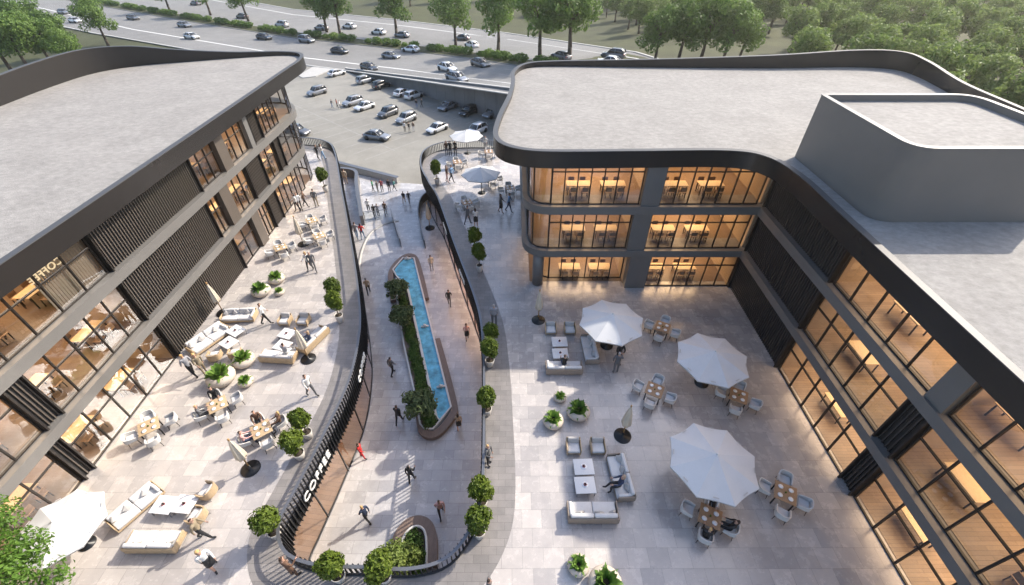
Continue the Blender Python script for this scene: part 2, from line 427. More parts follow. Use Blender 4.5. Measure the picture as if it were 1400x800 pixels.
for L, w_, nm in ((edge1, .55, 'road_marking'), (edge2, .5, 'road_marking')):
    tag(ribbon(L, w_, .005, .013, M['paint'], nm), kind=STR)
for L, w_ in ((near_e, .5), (med_n, .35), (med_f, .3), (far_e, .6)):
    tag(ribbon(L, w_, -.02, .16, M['kerb'] if L is not med_n else M['conc'], 'kerb'), kind=STR)
def between(A, B, t, n=90):
    def rs(L):
        tot = sum((b - a).length for a, b in zip(L, L[1:])); r = resample(L, tot / n * .9999); return (r + [L[-1]])[:n + 1]
    return [a.lerp(b, t) for a, b in zip(rs(A), rs(B))]
for A, B, t in ((edge1, med_n, .36), (edge1, med_n, .68), (med_f, edge2, .35), (med_f, edge2, .68)):
    L = resample(between(A, B, t), 1.5); mb = mk(M['paint2'])
    for i in range(0, len(L) - 2, 6):
        a, b = L[i].copy(), L[i + 2].copy(); a.z = terr(a.x, a.y) + .02; b.z = terr(b.x, b.y) + .02
        n_ = Vector((-(b - a).y, (b - a).x, 0)).normalized() * .09
        mb.add([a - n_, b - n_, b + n_, a + n_], [(0, 1, 2, 3)])
    tag(mb.build('lane_marking'), kind=STR)
# parking lot, below the wall
lotp = [(-150, 40), (-26, 40), (-26, 54), tuple(P(470, 235, LOT)[:2]), tuple(P(545, 250, LOT)[:2]), tuple(P(610, 254, LOT)[:2]), (30, 49), WB + WD * 44, WB, WA] + [(p.x, p.y) for p in near_e if p.x < WA.x - .6][::-1][:30] 
lotp = [(p[0], p[1]) for p in lotp]
tag(mk(M['asphalt']).poly(lotp, LOT - .02).build('parking_lot'), kind=STR)
# retaining wall
rw = empty('retaining_wall', (0, 0, 0), label='long grey concrete retaining wall between the parking lot and the highway', cat='wall')
pts = [WA + WD * s for s in (-1, 0, 6, 12, 18, 24, 30, 36, WLEN, 50, 60, 75)]
mb = mk(M['conc']); vs = []
for p in pts:
    zt = max(terr(p.x, p.y) + .25, LOT + .3)
    for o_, z in ((-.0, LOT - .3), (0, zt), (.35, zt), (.35, LOT - .3)):
        vs.append((p.x + WN.x * o_, p.y + WN.y * o_, z))
fs = [(i * 4 + k, i * 4 + 4 + k, i * 4 + 4 + (k + 1) % 4, i * 4 + (k + 1) % 4) for i in range(len(pts) - 1) for k in range(4)]
mb.add(vs, fs).build('wall', rw)
ribbon([Vector((p.x + WN.x * .18, p.y + WN.y * .18, max(terr(p.x, p.y) + .25, LOT + .3))) for p in pts], .5, .002, .12, M['kerb'], 'coping', rw)
mb = mk(M['black'])
for i in range(1, 28):
    p = WA + WD * (i * 2.6); z = terr(p.x, p.y)
    if z > LOT + .8: mb.box((p.x - WN.x * .004, p.y - WN.y * .004, (z + LOT) / 2 + .1), (.03, .012, z - LOT - .1), math.atan2(WD.y, WD.x))
mb.build('joint', rw)
# raised pale island at the lot corner
isl = [P(x, y, LOT) for x, y in ((428, 92), (455, 95), (432, 105), (414, 107), (408, 104))]
tag(mk(M['kerb']).prism([(p.x, p.y) for p in isl], LOT - .02, LOT + .12).build('pavement'), kind=STR)
# stall lines
mb = mk(M['paint2'])
def gline(a, b, w_=.11, z=LOT + .004 - .02 + .004):
    a = P(*a, LOT); b = P(*b, LOT); n_ = Vector((-(b - a).y, (b - a).x, 0)).normalized() * w_ / 2
    mb.add([(p.x, p.y, z) for p in (a - n_, b - n_, b + n_, a + n_)], [(0, 1, 2, 3)])
HD = Vector((-.60, -.80))
row1 = [((WA.x + WD.x * s), (WA.y + WD.y * s)) for s in [4 + 2.9 * i for i in range(17)]]
for x, y in row1:
    a = Vector((x, y)) - WN * .3; b = a - WN * 4.8; n_ = Vector((WD.x, WD.y)) * .06
    mb.add([(*(a - n_), LOT - .012), (*(a + n_), LOT - .012), (*(b + n_), LOT - .012), (*(b - n_), LOT - .012)], [(0, 1, 2, 3)])
for s in [-2 + 2.9 * i for i in range(17)]:
    a = WA + WD * s - WN * 15; b = a - WN * 9.6; n_ = WD * .06
    mb.add([(*(a - n_), LOT - .012), (*(a + n_), LOT - .012), (*(b + n_), LOT - .012), (*(b - n_), LOT - .012)], [(0, 1, 2, 3)])
a = WA + WD * -3 - WN * 19.8; b = WA + WD * 45 - WN * 19.8; n_ = WN * .06
mb.add([(*(a - n_), LOT - .008), (*(a + n_), LOT - .008), (*(b + n_), LOT - .008), (*(b - n_), LOT - .008)], [(0, 1, 2, 3)])
for a, b in (((500, 262), (470, 235)),): pass
tag(mb.build('stall_marking'), kind=STR)
# ---------------------------------------------------------------- terrace with its opening, rim line
RIM = [(4.5, 52.2), (0, 53.2), (-5.4, 53.5), (-8.6, 52.8), (-10.4, 50.4), (-10.2, 46.5), (-8.8, 42.5), (-7.3, 38.9), (-4.9, 31), (-2.5, 23.2), (-1.85, 19), (-1.55, 14), (-1.45, 10.2), (-1.75, 8.4), (-2.7, 7.0), (-4.2, 6.5), (-6.3, 6.55), (-8.4, 6.65), (-9.9, 7.15), (-10.65, 8.3), (-10.5, 9.7), (-10.1, 12.6), (-9.75, 16.4), (-10.1, 20), (-10.9, 23.2), (-13.1, 29.5), (-17.7, 41.6), (-21.0, 50.2), (-23.0, 53.2), (-26.2, 54.4), (-31, 54.6)]
rim = resample(catmull(RIM, n=14), .2)
# interior of the terrace lies on the right of the walking direction for this order -> find the side
rn = normals2(rim)
mid = rim[len(rim) // 4]
side = 1.0 if (rn[len(rim) // 4].x > 0) else -1.0          # towards the terrace
terr_poly = [(p.x, p.y) for p in rim[::3]] + [(-45, 54.6), (-60, 40), (-60, -14), (60, -14), (60, 46), (4.5, 46)]
mb = mk(M['pave']).poly(terr_poly, 0.0); mb.use(M['ceil']).poly(terr_poly, -.42)
tag(mb.build('terrace'), kind=STR)
mb = mk(M['strip'])
L1 = offset(rim, side * .02); L2 = offset(rim, side * 1.62)
vs = []
for a, b in zip(L1, L2): vs += [(a.x, a.y, .006), (b.x, b.y, .006)]
fs = [(2 * i, 2 * i + 1, 2 * i + 3, 2 * i + 2) for i in range(len(rim) - 1)]
if side > 0: fs = [f[::-1] for f in fs]
mb.add(vs, fs); tag(mb.build('border_path'), kind=STR)
mb = mk(M['kerb']); sweep(mb, L2[::2], lambda i: [(-.02, .004), (-.02, .014), (.02, .014), (.02, .004)]); 
# balustrade
bal = empty('balustrade', (rim[0].x, rim[0].y, 0), label='long curving black slatted balustrade with pale rail round the sunken plaza', cat='balustrade')
def bparent(o): o.parent = bal; o.matrix_parent_inverse = Matrix.Translation(-bal.location); return o
mb = mk(M['coping']); sweep(mb, rim, lambda i: [(-.07, .98), (-.07, 1.04), (.07, 1.04), (.07, .98)]); bparent(sharp(mb.build('top_rail')))
mb = mk(M['dark']); sweep(mb, rim[::2], lambda i: [(-side * .03, -.98), (-side * .03, -.02), (side * .02, -.02), (side * .02, -.98)]); bparent(mb.build('fascia'))
mb = mk(M['fin'])
sl_ = resample(rim, .24)
for p, n_ in zip(sl_, normals2(sl_)):
    q = p - n_ * side * .09; mb.use(M['black']).box((q.x, q.y, .005), (.035, .10, 1.96), math.atan2(n_.y, n_.x) + math.pi / 2)
bparent(mb.build('slats'))
mb = mk(M['black']); sweep(mb, rim[::2], lambda i: [(-side * .05, .02), (-side * .05, .07), (side * .05, .07), (side * .05, .02)]); bparent(mb.build('bottom_rail'))
# ---------------------------------------------------------------- sunken plaza
pz = [(p.x, p.y) for p in offset(rim, side * 1.0)[::4]]
tag(mk(M['pave_low']).poly([(12, 49), (12, 1), (-24, 1), (-24, 56.0), tuple(P(470, 235, LOT)[:2]), tuple(P(545, 250, LOT)[:2]), tuple(P(610, 254, LOT)[:2])], LOT).build('plaza'), kind=STR)
# shops below the terrace: floor, back wall, glass
shop = empty('shop_arcade', (0, 0, LOT), label='glass fronted shops under the terrace around the sunken plaza', cat='shopfront')
def sparent(o): o.parent = shop; o.matrix_parent_inverse = Matrix.Translation((0, 0, -LOT)); return o
gl = offset(rim, side * .25)
a0, a1 = 70, len(gl) - 70
mb = mk(M['glass2']); n0 = len(gl)
g2 = gl[a0:a1:3]
vs = []
for p in g2: vs += [(p.x, p.y, LOT + .05), (p.x, p.y, -.99)]
mb.add(vs, [(2 * i, 2 * i + 2, 2 * i + 3, 2 * i + 1) for i in range(len(g2) - 1)], True); sparent(mb.build('pane'))
mb = mk(M['black']); sweep(mb, g2, lambda i: [(-.04, LOT + .003), (-.04, LOT + .08), (.04, LOT + .08), (.04, LOT + .003)])
for p in gl[a0:a1:14]: mb.box((p.x, p.y, (LOT - 1.0) / 2), (.07, .07, -LOT - 1.0))
sparent(mb.build('frame'))
mb = mk(M['deckwood']); inn = offset(rim, side * 5.0)[::3]; out_ = gl[::3]; vs = []
for a, b in zip(out_, inn): vs += [(a.x, a.y, LOT + .01), (b.x, b.y, LOT + .01)]
mb.add(vs, [(2 * i, 2 * i + 1, 2 * i + 3, 2 * i + 2) for i in range(len(inn) - 1)]); sparent(mb.build('floor'))
mb = mk(M['iwall']); vs = []
for b in inn: vs += [(b.x, b.y, LOT), (b.x, b.y, -.42)]
mb.add(vs, [(2 * i, 2 * i + 2, 2 * i + 3, 2 * i + 1) for i in range(len(inn) - 1)], True); sparent(mb.build('back_wall'))
mb = mk(M['lamp'])
lm = offset(rim, side * 2.4)
for p in lm[20:-20:26]: sparent(mk(M['lamp']).lathe([(.14, -.62), (.16, -.5), (.05, -.42)], (p.x, p.y, 0), 10).build('ceiling_lamp'))
def area(name, loc, sx, sy, e, col=(1.0, .66, .36), rot=(0, 0, 0)):
    l = bpy.data.lights.new(name, 'AREA'); l.shape = 'RECTANGLE'; l.size = sx; l.size_y = sy; l.energy = e; l.color = col
    o = bpy.data.objects.new(name, l); COL.objects.link(o); o.location = loc; o.rotation_euler = rot; return o
area('shop_light', (-3.4, 31, -1.1), 1.2, 14, 260, col=(1.0, .62, .38), rot=(0, R(30), R(15)))
area('shop_light', (1.0, 15, -.8), 1.6, 12, 120)
area('shop_light', (-12.6, 14, -.6), 2.0, 12, 90)
# letters on the fascia
def text_mesh(txt, size, ext_=.03, m=None, name='lettering'):
    cu = bpy.data.curves.new(name, 'FONT'); cu.body = txt; cu.size = size; cu.extrude = ext_; cu.align_x = 'CENTER'; cu.align_y = 'CENTER'; cu.space_character = 1.12; cu.offset = size * .004
    o = bpy.data.objects.new(name, cu); COL.objects.link(o)
    bpy.context.view_layer.update()
    me = bpy.data.meshes.new_from_object(o.evaluated_get(bpy.context.evaluated_depsgraph_get()))
    bpy.data.objects.remove(o); me.materials.clear(); me.materials.append(m); return me
def sign_on_rim(px, py, size, z, label, group=None):
    tgt = P(px, py, z); i = min(range(len(rim)), key=lambda k: (rim[k] - Vector((tgt.x, tgt.y, 0))).length)
    p = rim[i]; n_ = rn[i] * -side
    o = empty('shop_sign', (p.x + n_.x * .17, p.y + n_.y * .17, z), label=label, cat='sign', group=group)
    me = text_mesh('COFFEE', size, m=M['letter'])
    q = bpy.data.objects.new('lettering', me); COL.objects.link(q); q.parent = o
    # letters stand upright, facing the plaza
    o.rotation_euler = (R(90), 0, math.atan2(n_.y, n_.x) + math.pi / 2); return o
# ================================================================ buildings
Z1, Z2, Z3, ZR = 0.0, 3.6, 7.2, 10.05
DECK = 10.8
class Face:
    """a facade: origin, direction along it and outward normal; walls stand on this plane"""
    def __init__(s, o, a, n, root, fin='fin'):
        s.fin = fin; s.o = Vector((*o, 0)); s.a = Vector((*a, 0)); s.n = Vector((*n, 0)); s.root = root; s.rz = math.atan2(a[1], a[0])
    def pt(s, t, d, z): p = s.o + s.a * t + s.n * d; return (p.x, p.y, z)
    def box(s, mb, t0, t1, d0, d1, z0, z1):
        c = s.pt((t0 + t1) / 2, (d0 + d1) / 2, (z0 + z1) / 2)
        return mb.box(c, (abs(t1 - t0), abs(d1 - d0), z1 - z0), s.rz)
    def window(s, t0, t1, z0, z1, n, transom=.72, blind=None, d=0.0, rail=False):
        if t1 < t0: t0, t1 = t1, t0
        mb = mk(M['mull']); f = .07
        s.box(mb, t0, t1, d - .05, d + .05, z0, z0 + f); s.box(mb, t0, t1, d - .05, d + .05, z1 - f, z1)
        for i in range(n + 1):
            t = t0 + (t1 - t0) * i / n; t = min(max(t, t0 + f / 2), t1 - f / 2)
            s.box(mb, t - f / 2, t + f / 2, d - .056, d + .056, z0 + .002, z1 - .002)
        if transom:
            zt = z0 + (z1 - z0) * transom; s.box(mb, t0 + .01, t1 - .01, d - .052, d + .052, zt - .03, zt + .03)
        w = mb.build('window', s.root)
        g = mk(M['glass']).add([s.pt(t0, d, z0), s.pt(t1, d, z0), s.pt(t1, d, z1), s.pt(t0, d, z1)], [(0, 1, 2, 3)]).build('pane', w)
        if blind:
            for k in blind:
                a = t0 + (t1 - t0) * k / n; b = t0 + (t1 - t0) * (k + 1) / n
                q = mk(M['blind'])
                m_ = 10
                for j in range(m_):
                    u0 = a + (b - a) * (j + .08) / m_; u1 = a + (b - a) * (j + .86) / m_
                    s.box(q, u0, u1, d - .26, d - .23, z0 + .05, z1 - .1)
                q.build('blind', w)
    def louvre(s, t0, t1, z0, z1, step=.20):
        if t1 < t0: t0, t1 = t1, t0
        mb = mk(M['dark']); s.box(mb, t0, t1, -.06, .02, z0, z1)
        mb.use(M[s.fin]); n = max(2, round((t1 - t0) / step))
        for i in range(n):
            t = t0 + (t1 - t0) * (i + .5) / n; s.box(mb, t - .03, t + .03, .02, .09, z0 + .01, z1 - .01)
        mb.use(M['mull']); s.box(mb, t0 - .05, t0 + .04, -.05, .27, z0 + .004, z1 - .004); s.box(mb, t1 - .04, t1 + .05, -.05, .27, z0 + .004, z1 - .004)
        mb.build('louvre_screen', s.root)
    def column(s, t0, t1, z0, z1, d0=-.3, d1=.3, m=None):
        if t1 < t0: t0, t1 = t1, t0
        s.box(mk(m or M['band']), t0, t1, d0, d1, z0, z1).build('column', s.root)
    def partition(s, t, z0, z1, depth=6.5):
        s.box(mk(M['iwall']), t - .08, t + .08, -depth, -.12, z0 + .02, z1 - .01).build('partition', s.root)
def yz(py, z):                                  # distance Y of a picture row on a level
    return P(700, py, z).y
TOPS = {Z1: 3.05, Z2: 6.6, Z3: ZR}
def roof(root, outl, heights, name='parapet'):
    """closed outline; heights give the top of the parapet at each corner point"""
    pts = catmull([(x, y, h) for (x, y), h in zip(outl, heights)], closed=True, n=8)
    hs = [p.z for p in pts]; pts = [Vector((p.x, p.y, 0)) for p in pts]
    ar = sum(pts[i].x * pts[(i + 1) % len(pts)].y - pts[(i + 1) % len(pts)].x * pts[i].y for i in range(len(pts)))
    sg = -1 if ar > 0 else 1                    # normal offset sign that points outwards
    mb = mk(M['fascia'])
    sweep(mb, pts, lambda i: [(0, DECK - .2), (0, hs[i]), (sg * .28, hs[i]), (sg * .28, hs[i] - .02), (sg * .30, ZR - .02), (sg * .05, ZR - .02)], closed=True)
    mb.use(M['cop2']); sweep(mb, pts, lambda i: [(-sg * .02, hs[i] + .003), (-sg * .02, hs[i] + .045), (sg * .32, hs[i] + .045), (sg * .32, hs[i] + .003)], closed=True)
    sharp(mb.build(name, root))
    xy = [(p.x, p.y) for p in pts]
    mk(M['deck']).poly(xy, DECK).build('roof_deck', root)
    mb = mk(M['ceil']).poly(xy, ZR + .02); mb.f = [f[::-1] for f in mb.f]; mb.build('soffit', root)
def slab(root, outl, z0, z1, n=6, close=True):
    pts = catmull(outl, closed=True, n=n) if n else [Vector((*p, 0)) for p in outl]
    mb = mk(M['band']).prism([(p.x, p.y) for p in pts], z0, z1)
    sharp(mb.build('floor_band', root)); return mb
def rounded(pts, r, seg=6):
    """polygon with rounded corners; r per corner"""
    out = []; N = len(pts)
    for i, p in enumerate(pts):
        p = Vector(p); a = Vector(pts[i - 1]); b = Vector(pts[(i + 1) % N]); rr = r[i] if isinstance(r, (list, tuple)) else r
        if rr <= 0: out.append((p.x, p.y)); continue
        u = (a - p).normalized(); v = (b - p).normalized()
        for k in range(seg + 1):
            t = k / seg; q = (p + u * rr) * (1 - t) ** 2 + p * 2 * t * (1 - t) + (p + v * rr) * t * t; out.append((q.x, q.y))
    return out
# ---------------------------------------------------------------- left building
LB = empty('office_building', (0, 0, 0), label='long three storey building along the sunlit terrace, slatted screens and lit windows', cat='building')
XL = -22.1
outl = [(-21.4, -12), (-21.4, 10), (-21.4, 30), (-21.5, 44), (-21.55, 48.6), (-22.4, 51.2), (-24.6, 51.8), (-29, 50.6), (-33.5, 49.0), (-37, 47.5), (-39.4, 44.8), (-40, 40), (-39.8, 33), (-39.7, 15), (-39.7, -12)]
hh = [11.1, 11.1, 11.1, 11.1, 11.1, 11.1, 11.15, 11.35, 11.9, 12.5, 12.75, 12.7, 12.5, 12.2, 12.0]
roof(LB, outl, hh)
for z0, z1, e in ((3.05, 3.6, 1.5), (6.6, 7.2, 1.5)):
    o_ = rounded([(-39, -11), (XL + .42, -11), (XL + .42, 45.6 if z0 < 5 else 46.2), (-25.4, 49.6 if z0 < 5 else 50.4), (-39, 46.5)], [0, 0, 2.4, 3.0, 2.5])
    sharp(mk(M['band']).prism(o_, z0, z1).build('floor_band', LB))
FL = Face((XL, 0), (0, 1), (1, 0), LB)
def seg(F, z, items, conv):
    z1 = TOPS[z]
    for it in items:
        kind = it[0]; t0, t1 = conv(it[1], z), conv(it[2], z)
        if kind == 'w': F.window(t0, t1, z + .003, z1 - .003, it[3], it[4] if len(it) > 4 else .72, it[5] if len(it) > 5 else None); 
        elif kind == 'l': F.louvre(t0, t1, z + .003, z1 - .003)
        elif kind == 'c': F.column(t0, t1, z + .003, z1 - .003, m=M['fin'] if len(it) > 3 else None)
cl = lambda v, z: yz(v, z) if v is not None else -11
# picture rows where each bay starts and ends along the base line of its storey
seg(FL, Z1, [('w', None, 657, 15, .68), ('l', 655, 640), ('w', 638, 489, 5, .62), ('l', 487, 366), ('w', 364, 338, 2, .6), ('c', 337, 327, 1), ('w', 326, 311, 3, .6), ('l', 310, 297), ('w', 296, 257, 6, .0)], cl)
seg(FL, Z2, [('w', None, 589, 15, .65), ('l', 588, 565), ('w', 564, 439, 5, .6), ('l', 437, 324), ('w', 323, 309, 2, .6), ('c', 308, 297, 1), ('w', 296, 272, 3, .6), ('l', 271, 252), ('w', 251, 234, 2, .6), ('l', 233, 226), ('w', 225, 207, 2, .6)], cl)
seg(FL, Z3, [('w', None, 373, 19, .6, (17, 18)), ('l', 371, 262), ('w', 261, 236, 3, .6), ('c', 235, 226, 1), ('w', 225, 204, 3, .6), ('c', 203, 199), ('l', 198, 188), ('w', 187, 168, 4, .6)], cl)
for z in (Z1, Z2, Z3):
    for t in ({Z1: (yz(487, 0) - .1, yz(366, 0) + .1, yz(337, 0)), Z2: (yz(437, 3.6) - .1, yz(324, 3.6) + .1), Z3: (yz(371, 7.2) - .1, yz(262, 7.2) + .1, yz(235, 7.2))})[z]:
        FL.partition(t, z, TOPS[z])
    mk(M['iwall']).box((XL - 6.6, 17, (z + TOPS[z]) / 2), (.1, 58, TOPS[z] - z - .02)).build('interior_wall', LB)
    mk(M['ifloor']).box((XL - 3.4, 17, z + .012), (6.3, 58, .016)).build('interior_floor', LB)
# rounded north end, glazed
ends = [(XL, 44.6), (XL - .6, 46.4), (XL - 2.6, 47.8), (-30, 46.4), (-38, 44)]
def glazed_curve(root, line_, z0, z1, n, inset=None):
    pts = catmull(line_, n=10); tot = sum((b - a).length for a, b in zip(pts, pts[1:])); rs = resample(pts, tot / n * .999)
    mb = mk(M['mull']); sweep(mb, pts, lambda i: [(-.05, z0), (-.05, z0 + .08), (.05, z0 + .08), (.05, z0)]); sweep(mb, pts, lambda i: [(-.05, z1 - .07), (-.05, z1), (.05, z1), (.05, z1 - .07)])
    for p in rs: mb.box((p.x, p.y, (z0 + z1) / 2), (.09, .09, z1 - z0 - .004))
    w_ = mb.build('window', root); g = mk(M['glass']); vs = []
    for p in pts: vs += [(p.x, p.y, z0), (p.x, p.y, z1)]
    g.add(vs, [(2 * i, 2 * i + 2, 2 * i + 3, 2 * i + 1) for i in range(len(pts) - 1)], True).build('pane', w_)
for z in (Z1, Z2, Z3): glazed_curve(LB, ends, z + .003, TOPS[z] - .003, 14)
for z, e in ((Z1, 420), (Z2, 520), (Z3, 480)):
    area('room_light', (XL - 3.2, 7, TOPS[z] - .12), 3.0, 24, e * 1.6, (1, .72, .45)); area('room_light', (XL - 3.2, 36, TOPS[z] - .12), 3.0, 17, e * 1.2, (1, .72, .45))
# ---------------------------------------------------------------- right building
RB = empty('retail_building', (0, 0, 0), label='L shaped three storey building round the shaded terrace, sweeping dark roof edge', cat='building')
XR, YR = 17.1, 26.5
outl = [(16.05, -12), (16.05, 8), (16.15, 18), (16.2, 22.6), (15.5, 25.3), (13.4, 26.35), (8, 26.3), (3, 26.2), (.9, 26.45), (-.45, 27.35), (-.95, 29), (-.7, 32.5), (-.05, 37), (.25, 41), (.3, 44), (1.5, 46.6), (4.5, 47.3), (14, 46.9), (25, 46.6), (33, 47.0), (36.8, 46.2), (37.4, 43.5), (36.4, 38), (34.9, 31), (34, 24), (33.5, 10), (33.5, -12)]
hh = [11.1] * 12 + [11.1, 11.1, 11.15, 11.2, 11.25, 11.5, 11.9, 12.25, 12.3, 12.1, 11.8, 12.0, 12.0, 12.0, 12.0]
roof(RB, outl, hh)
for z0, z1 in ((3.05, 3.6), (6.6, 7.2)):
    o_ = rounded([(XR - .42, -11), (XR - .42, YR - .42), (.75, YR - .42), (.75, 45.5), (33, 45.5), (33, -11)], [0, .0, 2.0, 2.5, 1, 0])
    sharp(mk(M['band']).prism(o_, z0, z1).build('floor_band', RB))
FW = Face((XR, 0), (0, 1), (-1, 0), RB, 'fin_shaded'); FS = Face((0, YR), (1, 0), (0, -1), RB)
cr = lambda v, z: (yz(v, z) if v > 100 else v) if v is not None else -11
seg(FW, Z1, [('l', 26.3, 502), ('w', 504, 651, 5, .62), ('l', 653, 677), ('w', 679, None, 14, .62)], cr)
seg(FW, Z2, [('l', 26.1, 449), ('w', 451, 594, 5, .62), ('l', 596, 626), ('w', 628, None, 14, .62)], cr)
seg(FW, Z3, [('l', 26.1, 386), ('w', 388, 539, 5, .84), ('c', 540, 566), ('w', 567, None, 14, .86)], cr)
cs = lambda v, z: v
seg(FS, Z1, [('w', 10.35, 16.9, 6, .66), ('c', 8.75, 10.3)], cs)
FS.window(2.9, 8.7, .003, 3.047, 6, .86, d=-1.0)
FS.box(mk(M['iwall']), 8.7, 8.8, -6, -.31, .01, 3.04).build('partition', RB)
mk(M['band']).lathe([(.42, 0), (.42, 3.04)], (2.0, YR + .35, .003), 20).build('column', RB)
seg(FS, Z2, [('w', 2.6, 8.3, 7, .72), ('c', 8.35, 9.6), ('w', 9.65, 16.6, 7, .72), ], cs)
seg(FS, Z3, [('w', 2.6, 8.6, 7, .82), ('c', 8.65, 9.9), ('w', 9.95, 16.6, 7, .82)], cs)
for z in (Z2, Z3):
    glazed_curve(RB, [(2.6, YR), (1.7, YR + .25), (1.25, YR + 1.3), (1.2, 30), (1.2, 36), (1.2, 44)], z + .003, TOPS[z] - .003, 14)
glazed_curve(RB, [(2.9, YR + 1.0), (2.3, YR + 1.4), (2.1, 29), (1.6, 36), (1.4, 44)], .003, 3.047, 12)
for z in (Z1, Z2, Z3):
    h = TOPS[z]
    mk(M['iwall']).box((XR + 6.6, 7, (z + h) / 2), (.1, 37, h - z - .02)).build('interior_wall', RB)
    mk(M['iwood']).box((9.4, YR + 6.6, (z + h) / 2), (15.6, .1, h - z - .02)).build('interior_wall', RB)
    mk(M['plank']).box((XR + 3.4, 7, z + .012), (6.3, 38, .016)).build('interior_floor', RB)
    mk(M['ifloor']).box((9.2, YR + 3.5, z + .014), (15.6, 5.9, .016)).build('interior_floor', RB)
    FW.partition({Z1: yz(502, z), Z2: yz(449, z), Z3: yz(386, z)}[z] + .1, z, h)
    FW.partition({Z1: yz(665, z), Z2: yz(611, z), Z3: yz(553, z)}[z], z, h)
    FS.partition(16.95, z, h, 6.3)
    area('room_light', (XR + 3.0, 10, h - .12), 3.0, 20, {Z1: 900, Z2: 620, Z3: 800}[z], (1, .73, .48)); area('room_light', (5.6, YR + 3.9, h - .12), 5.5, 3.2, {Z1: 330, Z2: 260, Z3: 380}[z], (1, .70, .42)); area('room_light', (13.0, YR + 3.9, h - .12), 6, 3.2, {Z1: 400, Z2: 420, Z3: 300}[z], (1, .68, .38))
    if z > 0: mk(M['strip']).box((9.2, YR + .68, z + .026), (15.4, 1.15, .012)).build('interior_floor', RB)
    FS.partition({Z1: 9.5, Z2: 8.97, Z3: 9.27}[z], z, h, 6.3)
# rooftop plant room
PH = rounded([(17.35, 26.0), (17.35, 18.3), (26, 18.3), (26, 26.0)], [.25, 1.1, .8, 1.3])
pts = [Vector((*p, 0)) for p in PH]
mb = mk(M['plant']); sweep(mb, pts, lambda i: [(0, DECK + .002), (0, 14.35), (-.001, 14.40), (.22, 14.40), (.22, DECK + .002)][::1], closed=True)
mb.use(M['band']); sweep(mb, pts, lambda i: [(-.03, 14.403), (-.03, 14.46), (.25, 14.46), (.25, 14.403)], closed=True)
ph = sharp(mb.build('plant_room', RB)); mk(M['deck']).poly([(p.x, p.y) for p in offset(pts, .1, True)], 14.12).build('deck', ph)
# lit letters seen from behind inside the upper storey of the left building
q = P(52, 372, 9.4)
sg_ = empty('window_sign', (XL - .13, P(54, 370, 9.2).y, 9.2), label='glowing mirrored coffee lettering hung inside the top floor window', cat='sign')
me = text_mesh('COFFEE', .50, .02, M['gold']); o = bpy.data.objects.new('lettering', me); COL.objects.link(o); o.parent = sg_
sg_.rotation_euler = (R(90), 0, R(-90))
sign_on_rim(483, 503, .62, -.1, 'white coffee lettering on the black fascia, beside the shaded bend of the left rim')
sign_on_rim(427, 650, .72, -.1, 'larger white coffee lettering on the fascia near the sunlit shop corner')
sign_on_rim(611, 312, .5, -.15, 'white coffee lettering on the right fascia, farther one towards the round terrace end')
sign_on_rim(638, 376, .5, -.15, 'white coffee lettering on the right fascia, nearer one beside the paired topiary trees')
# ================================================================ plants
def leaf_cloud(mb, blobs, n, size, rng, shell=.55, m='leaf', up=.25, bend=.25):
    """leaf clumps spread through the volume of several blobs (centre, radii)"""
    mb.use(M[m]); tot = sum(b[1][0] * b[1][1] * b[1][2] for b in blobs)
    for c, r in blobs:
        k = int(n * (r[0] * r[1] * r[2]) / tot)
        for _ in range(k):
            d = Vector((rng.gauss(0, 1), rng.gauss(0, 1), rng.gauss(0, 1))).normalized()
            rad = shell + (1 - shell) * rng.random() ** .6
            rad *= 1 + .22 * noise.noise(Vector(c) + d * 1.7)
            p = Vector((c[0] + d.x * r[0] * rad, c[1] + d.y * r[1] * rad, c[2] + d.z * r[2] * rad))
            nn = (d + Vector((rng.gauss(0, .5), rng.gauss(0, .5), rng.gauss(0, .5) + up))).normalized()
            t = nn.cross(Vector((rng.gauss(0, 1), rng.gauss(0, 1), rng.gauss(0, 1)))).normalized(); b_ = nn.cross(t)
            s = size * rng.uniform(.6, 1.35)
            mb.add([p - t * s, p - b_ * s * .55 + nn * s * bend, p + t * s, p + b_ * s * .55 + nn * s * bend], [(0, 1, 2), (0, 2, 3)])
def trunk_mb(h, r, limbs, rng, lean=(0, 0)):
    mb = mk(M['bark']); p = Vector((0, 0, -.1)); pts = [p.copy()]
    for i in range(4):
        p = p + Vector((lean[0] * h / 4 + rng.uniform(-.05, .05) * h * .2, lean[1] * h / 4 + rng.uniform(-.05, .05) * h * .2, h / 4)); pts.append(p.copy())
    for i in range(4): mb.bar(pts[i], pts[i + 1], r * 2 * (1 - i * .16), n=7, w2=r * 2 * (1 - (i + 1) * .16))
    for (e, k) in limbs:
        s = pts[k]; m_ = (s + Vector(e)) / 2 + Vector((rng.uniform(-.1, .1), rng.uniform(-.1, .1), h * .06))
        mb.bar(s, m_, r * .95, n=6, w2=r * .65); mb.bar(m_, e, r * .65, n=5, w2=r * .2)
    return mb
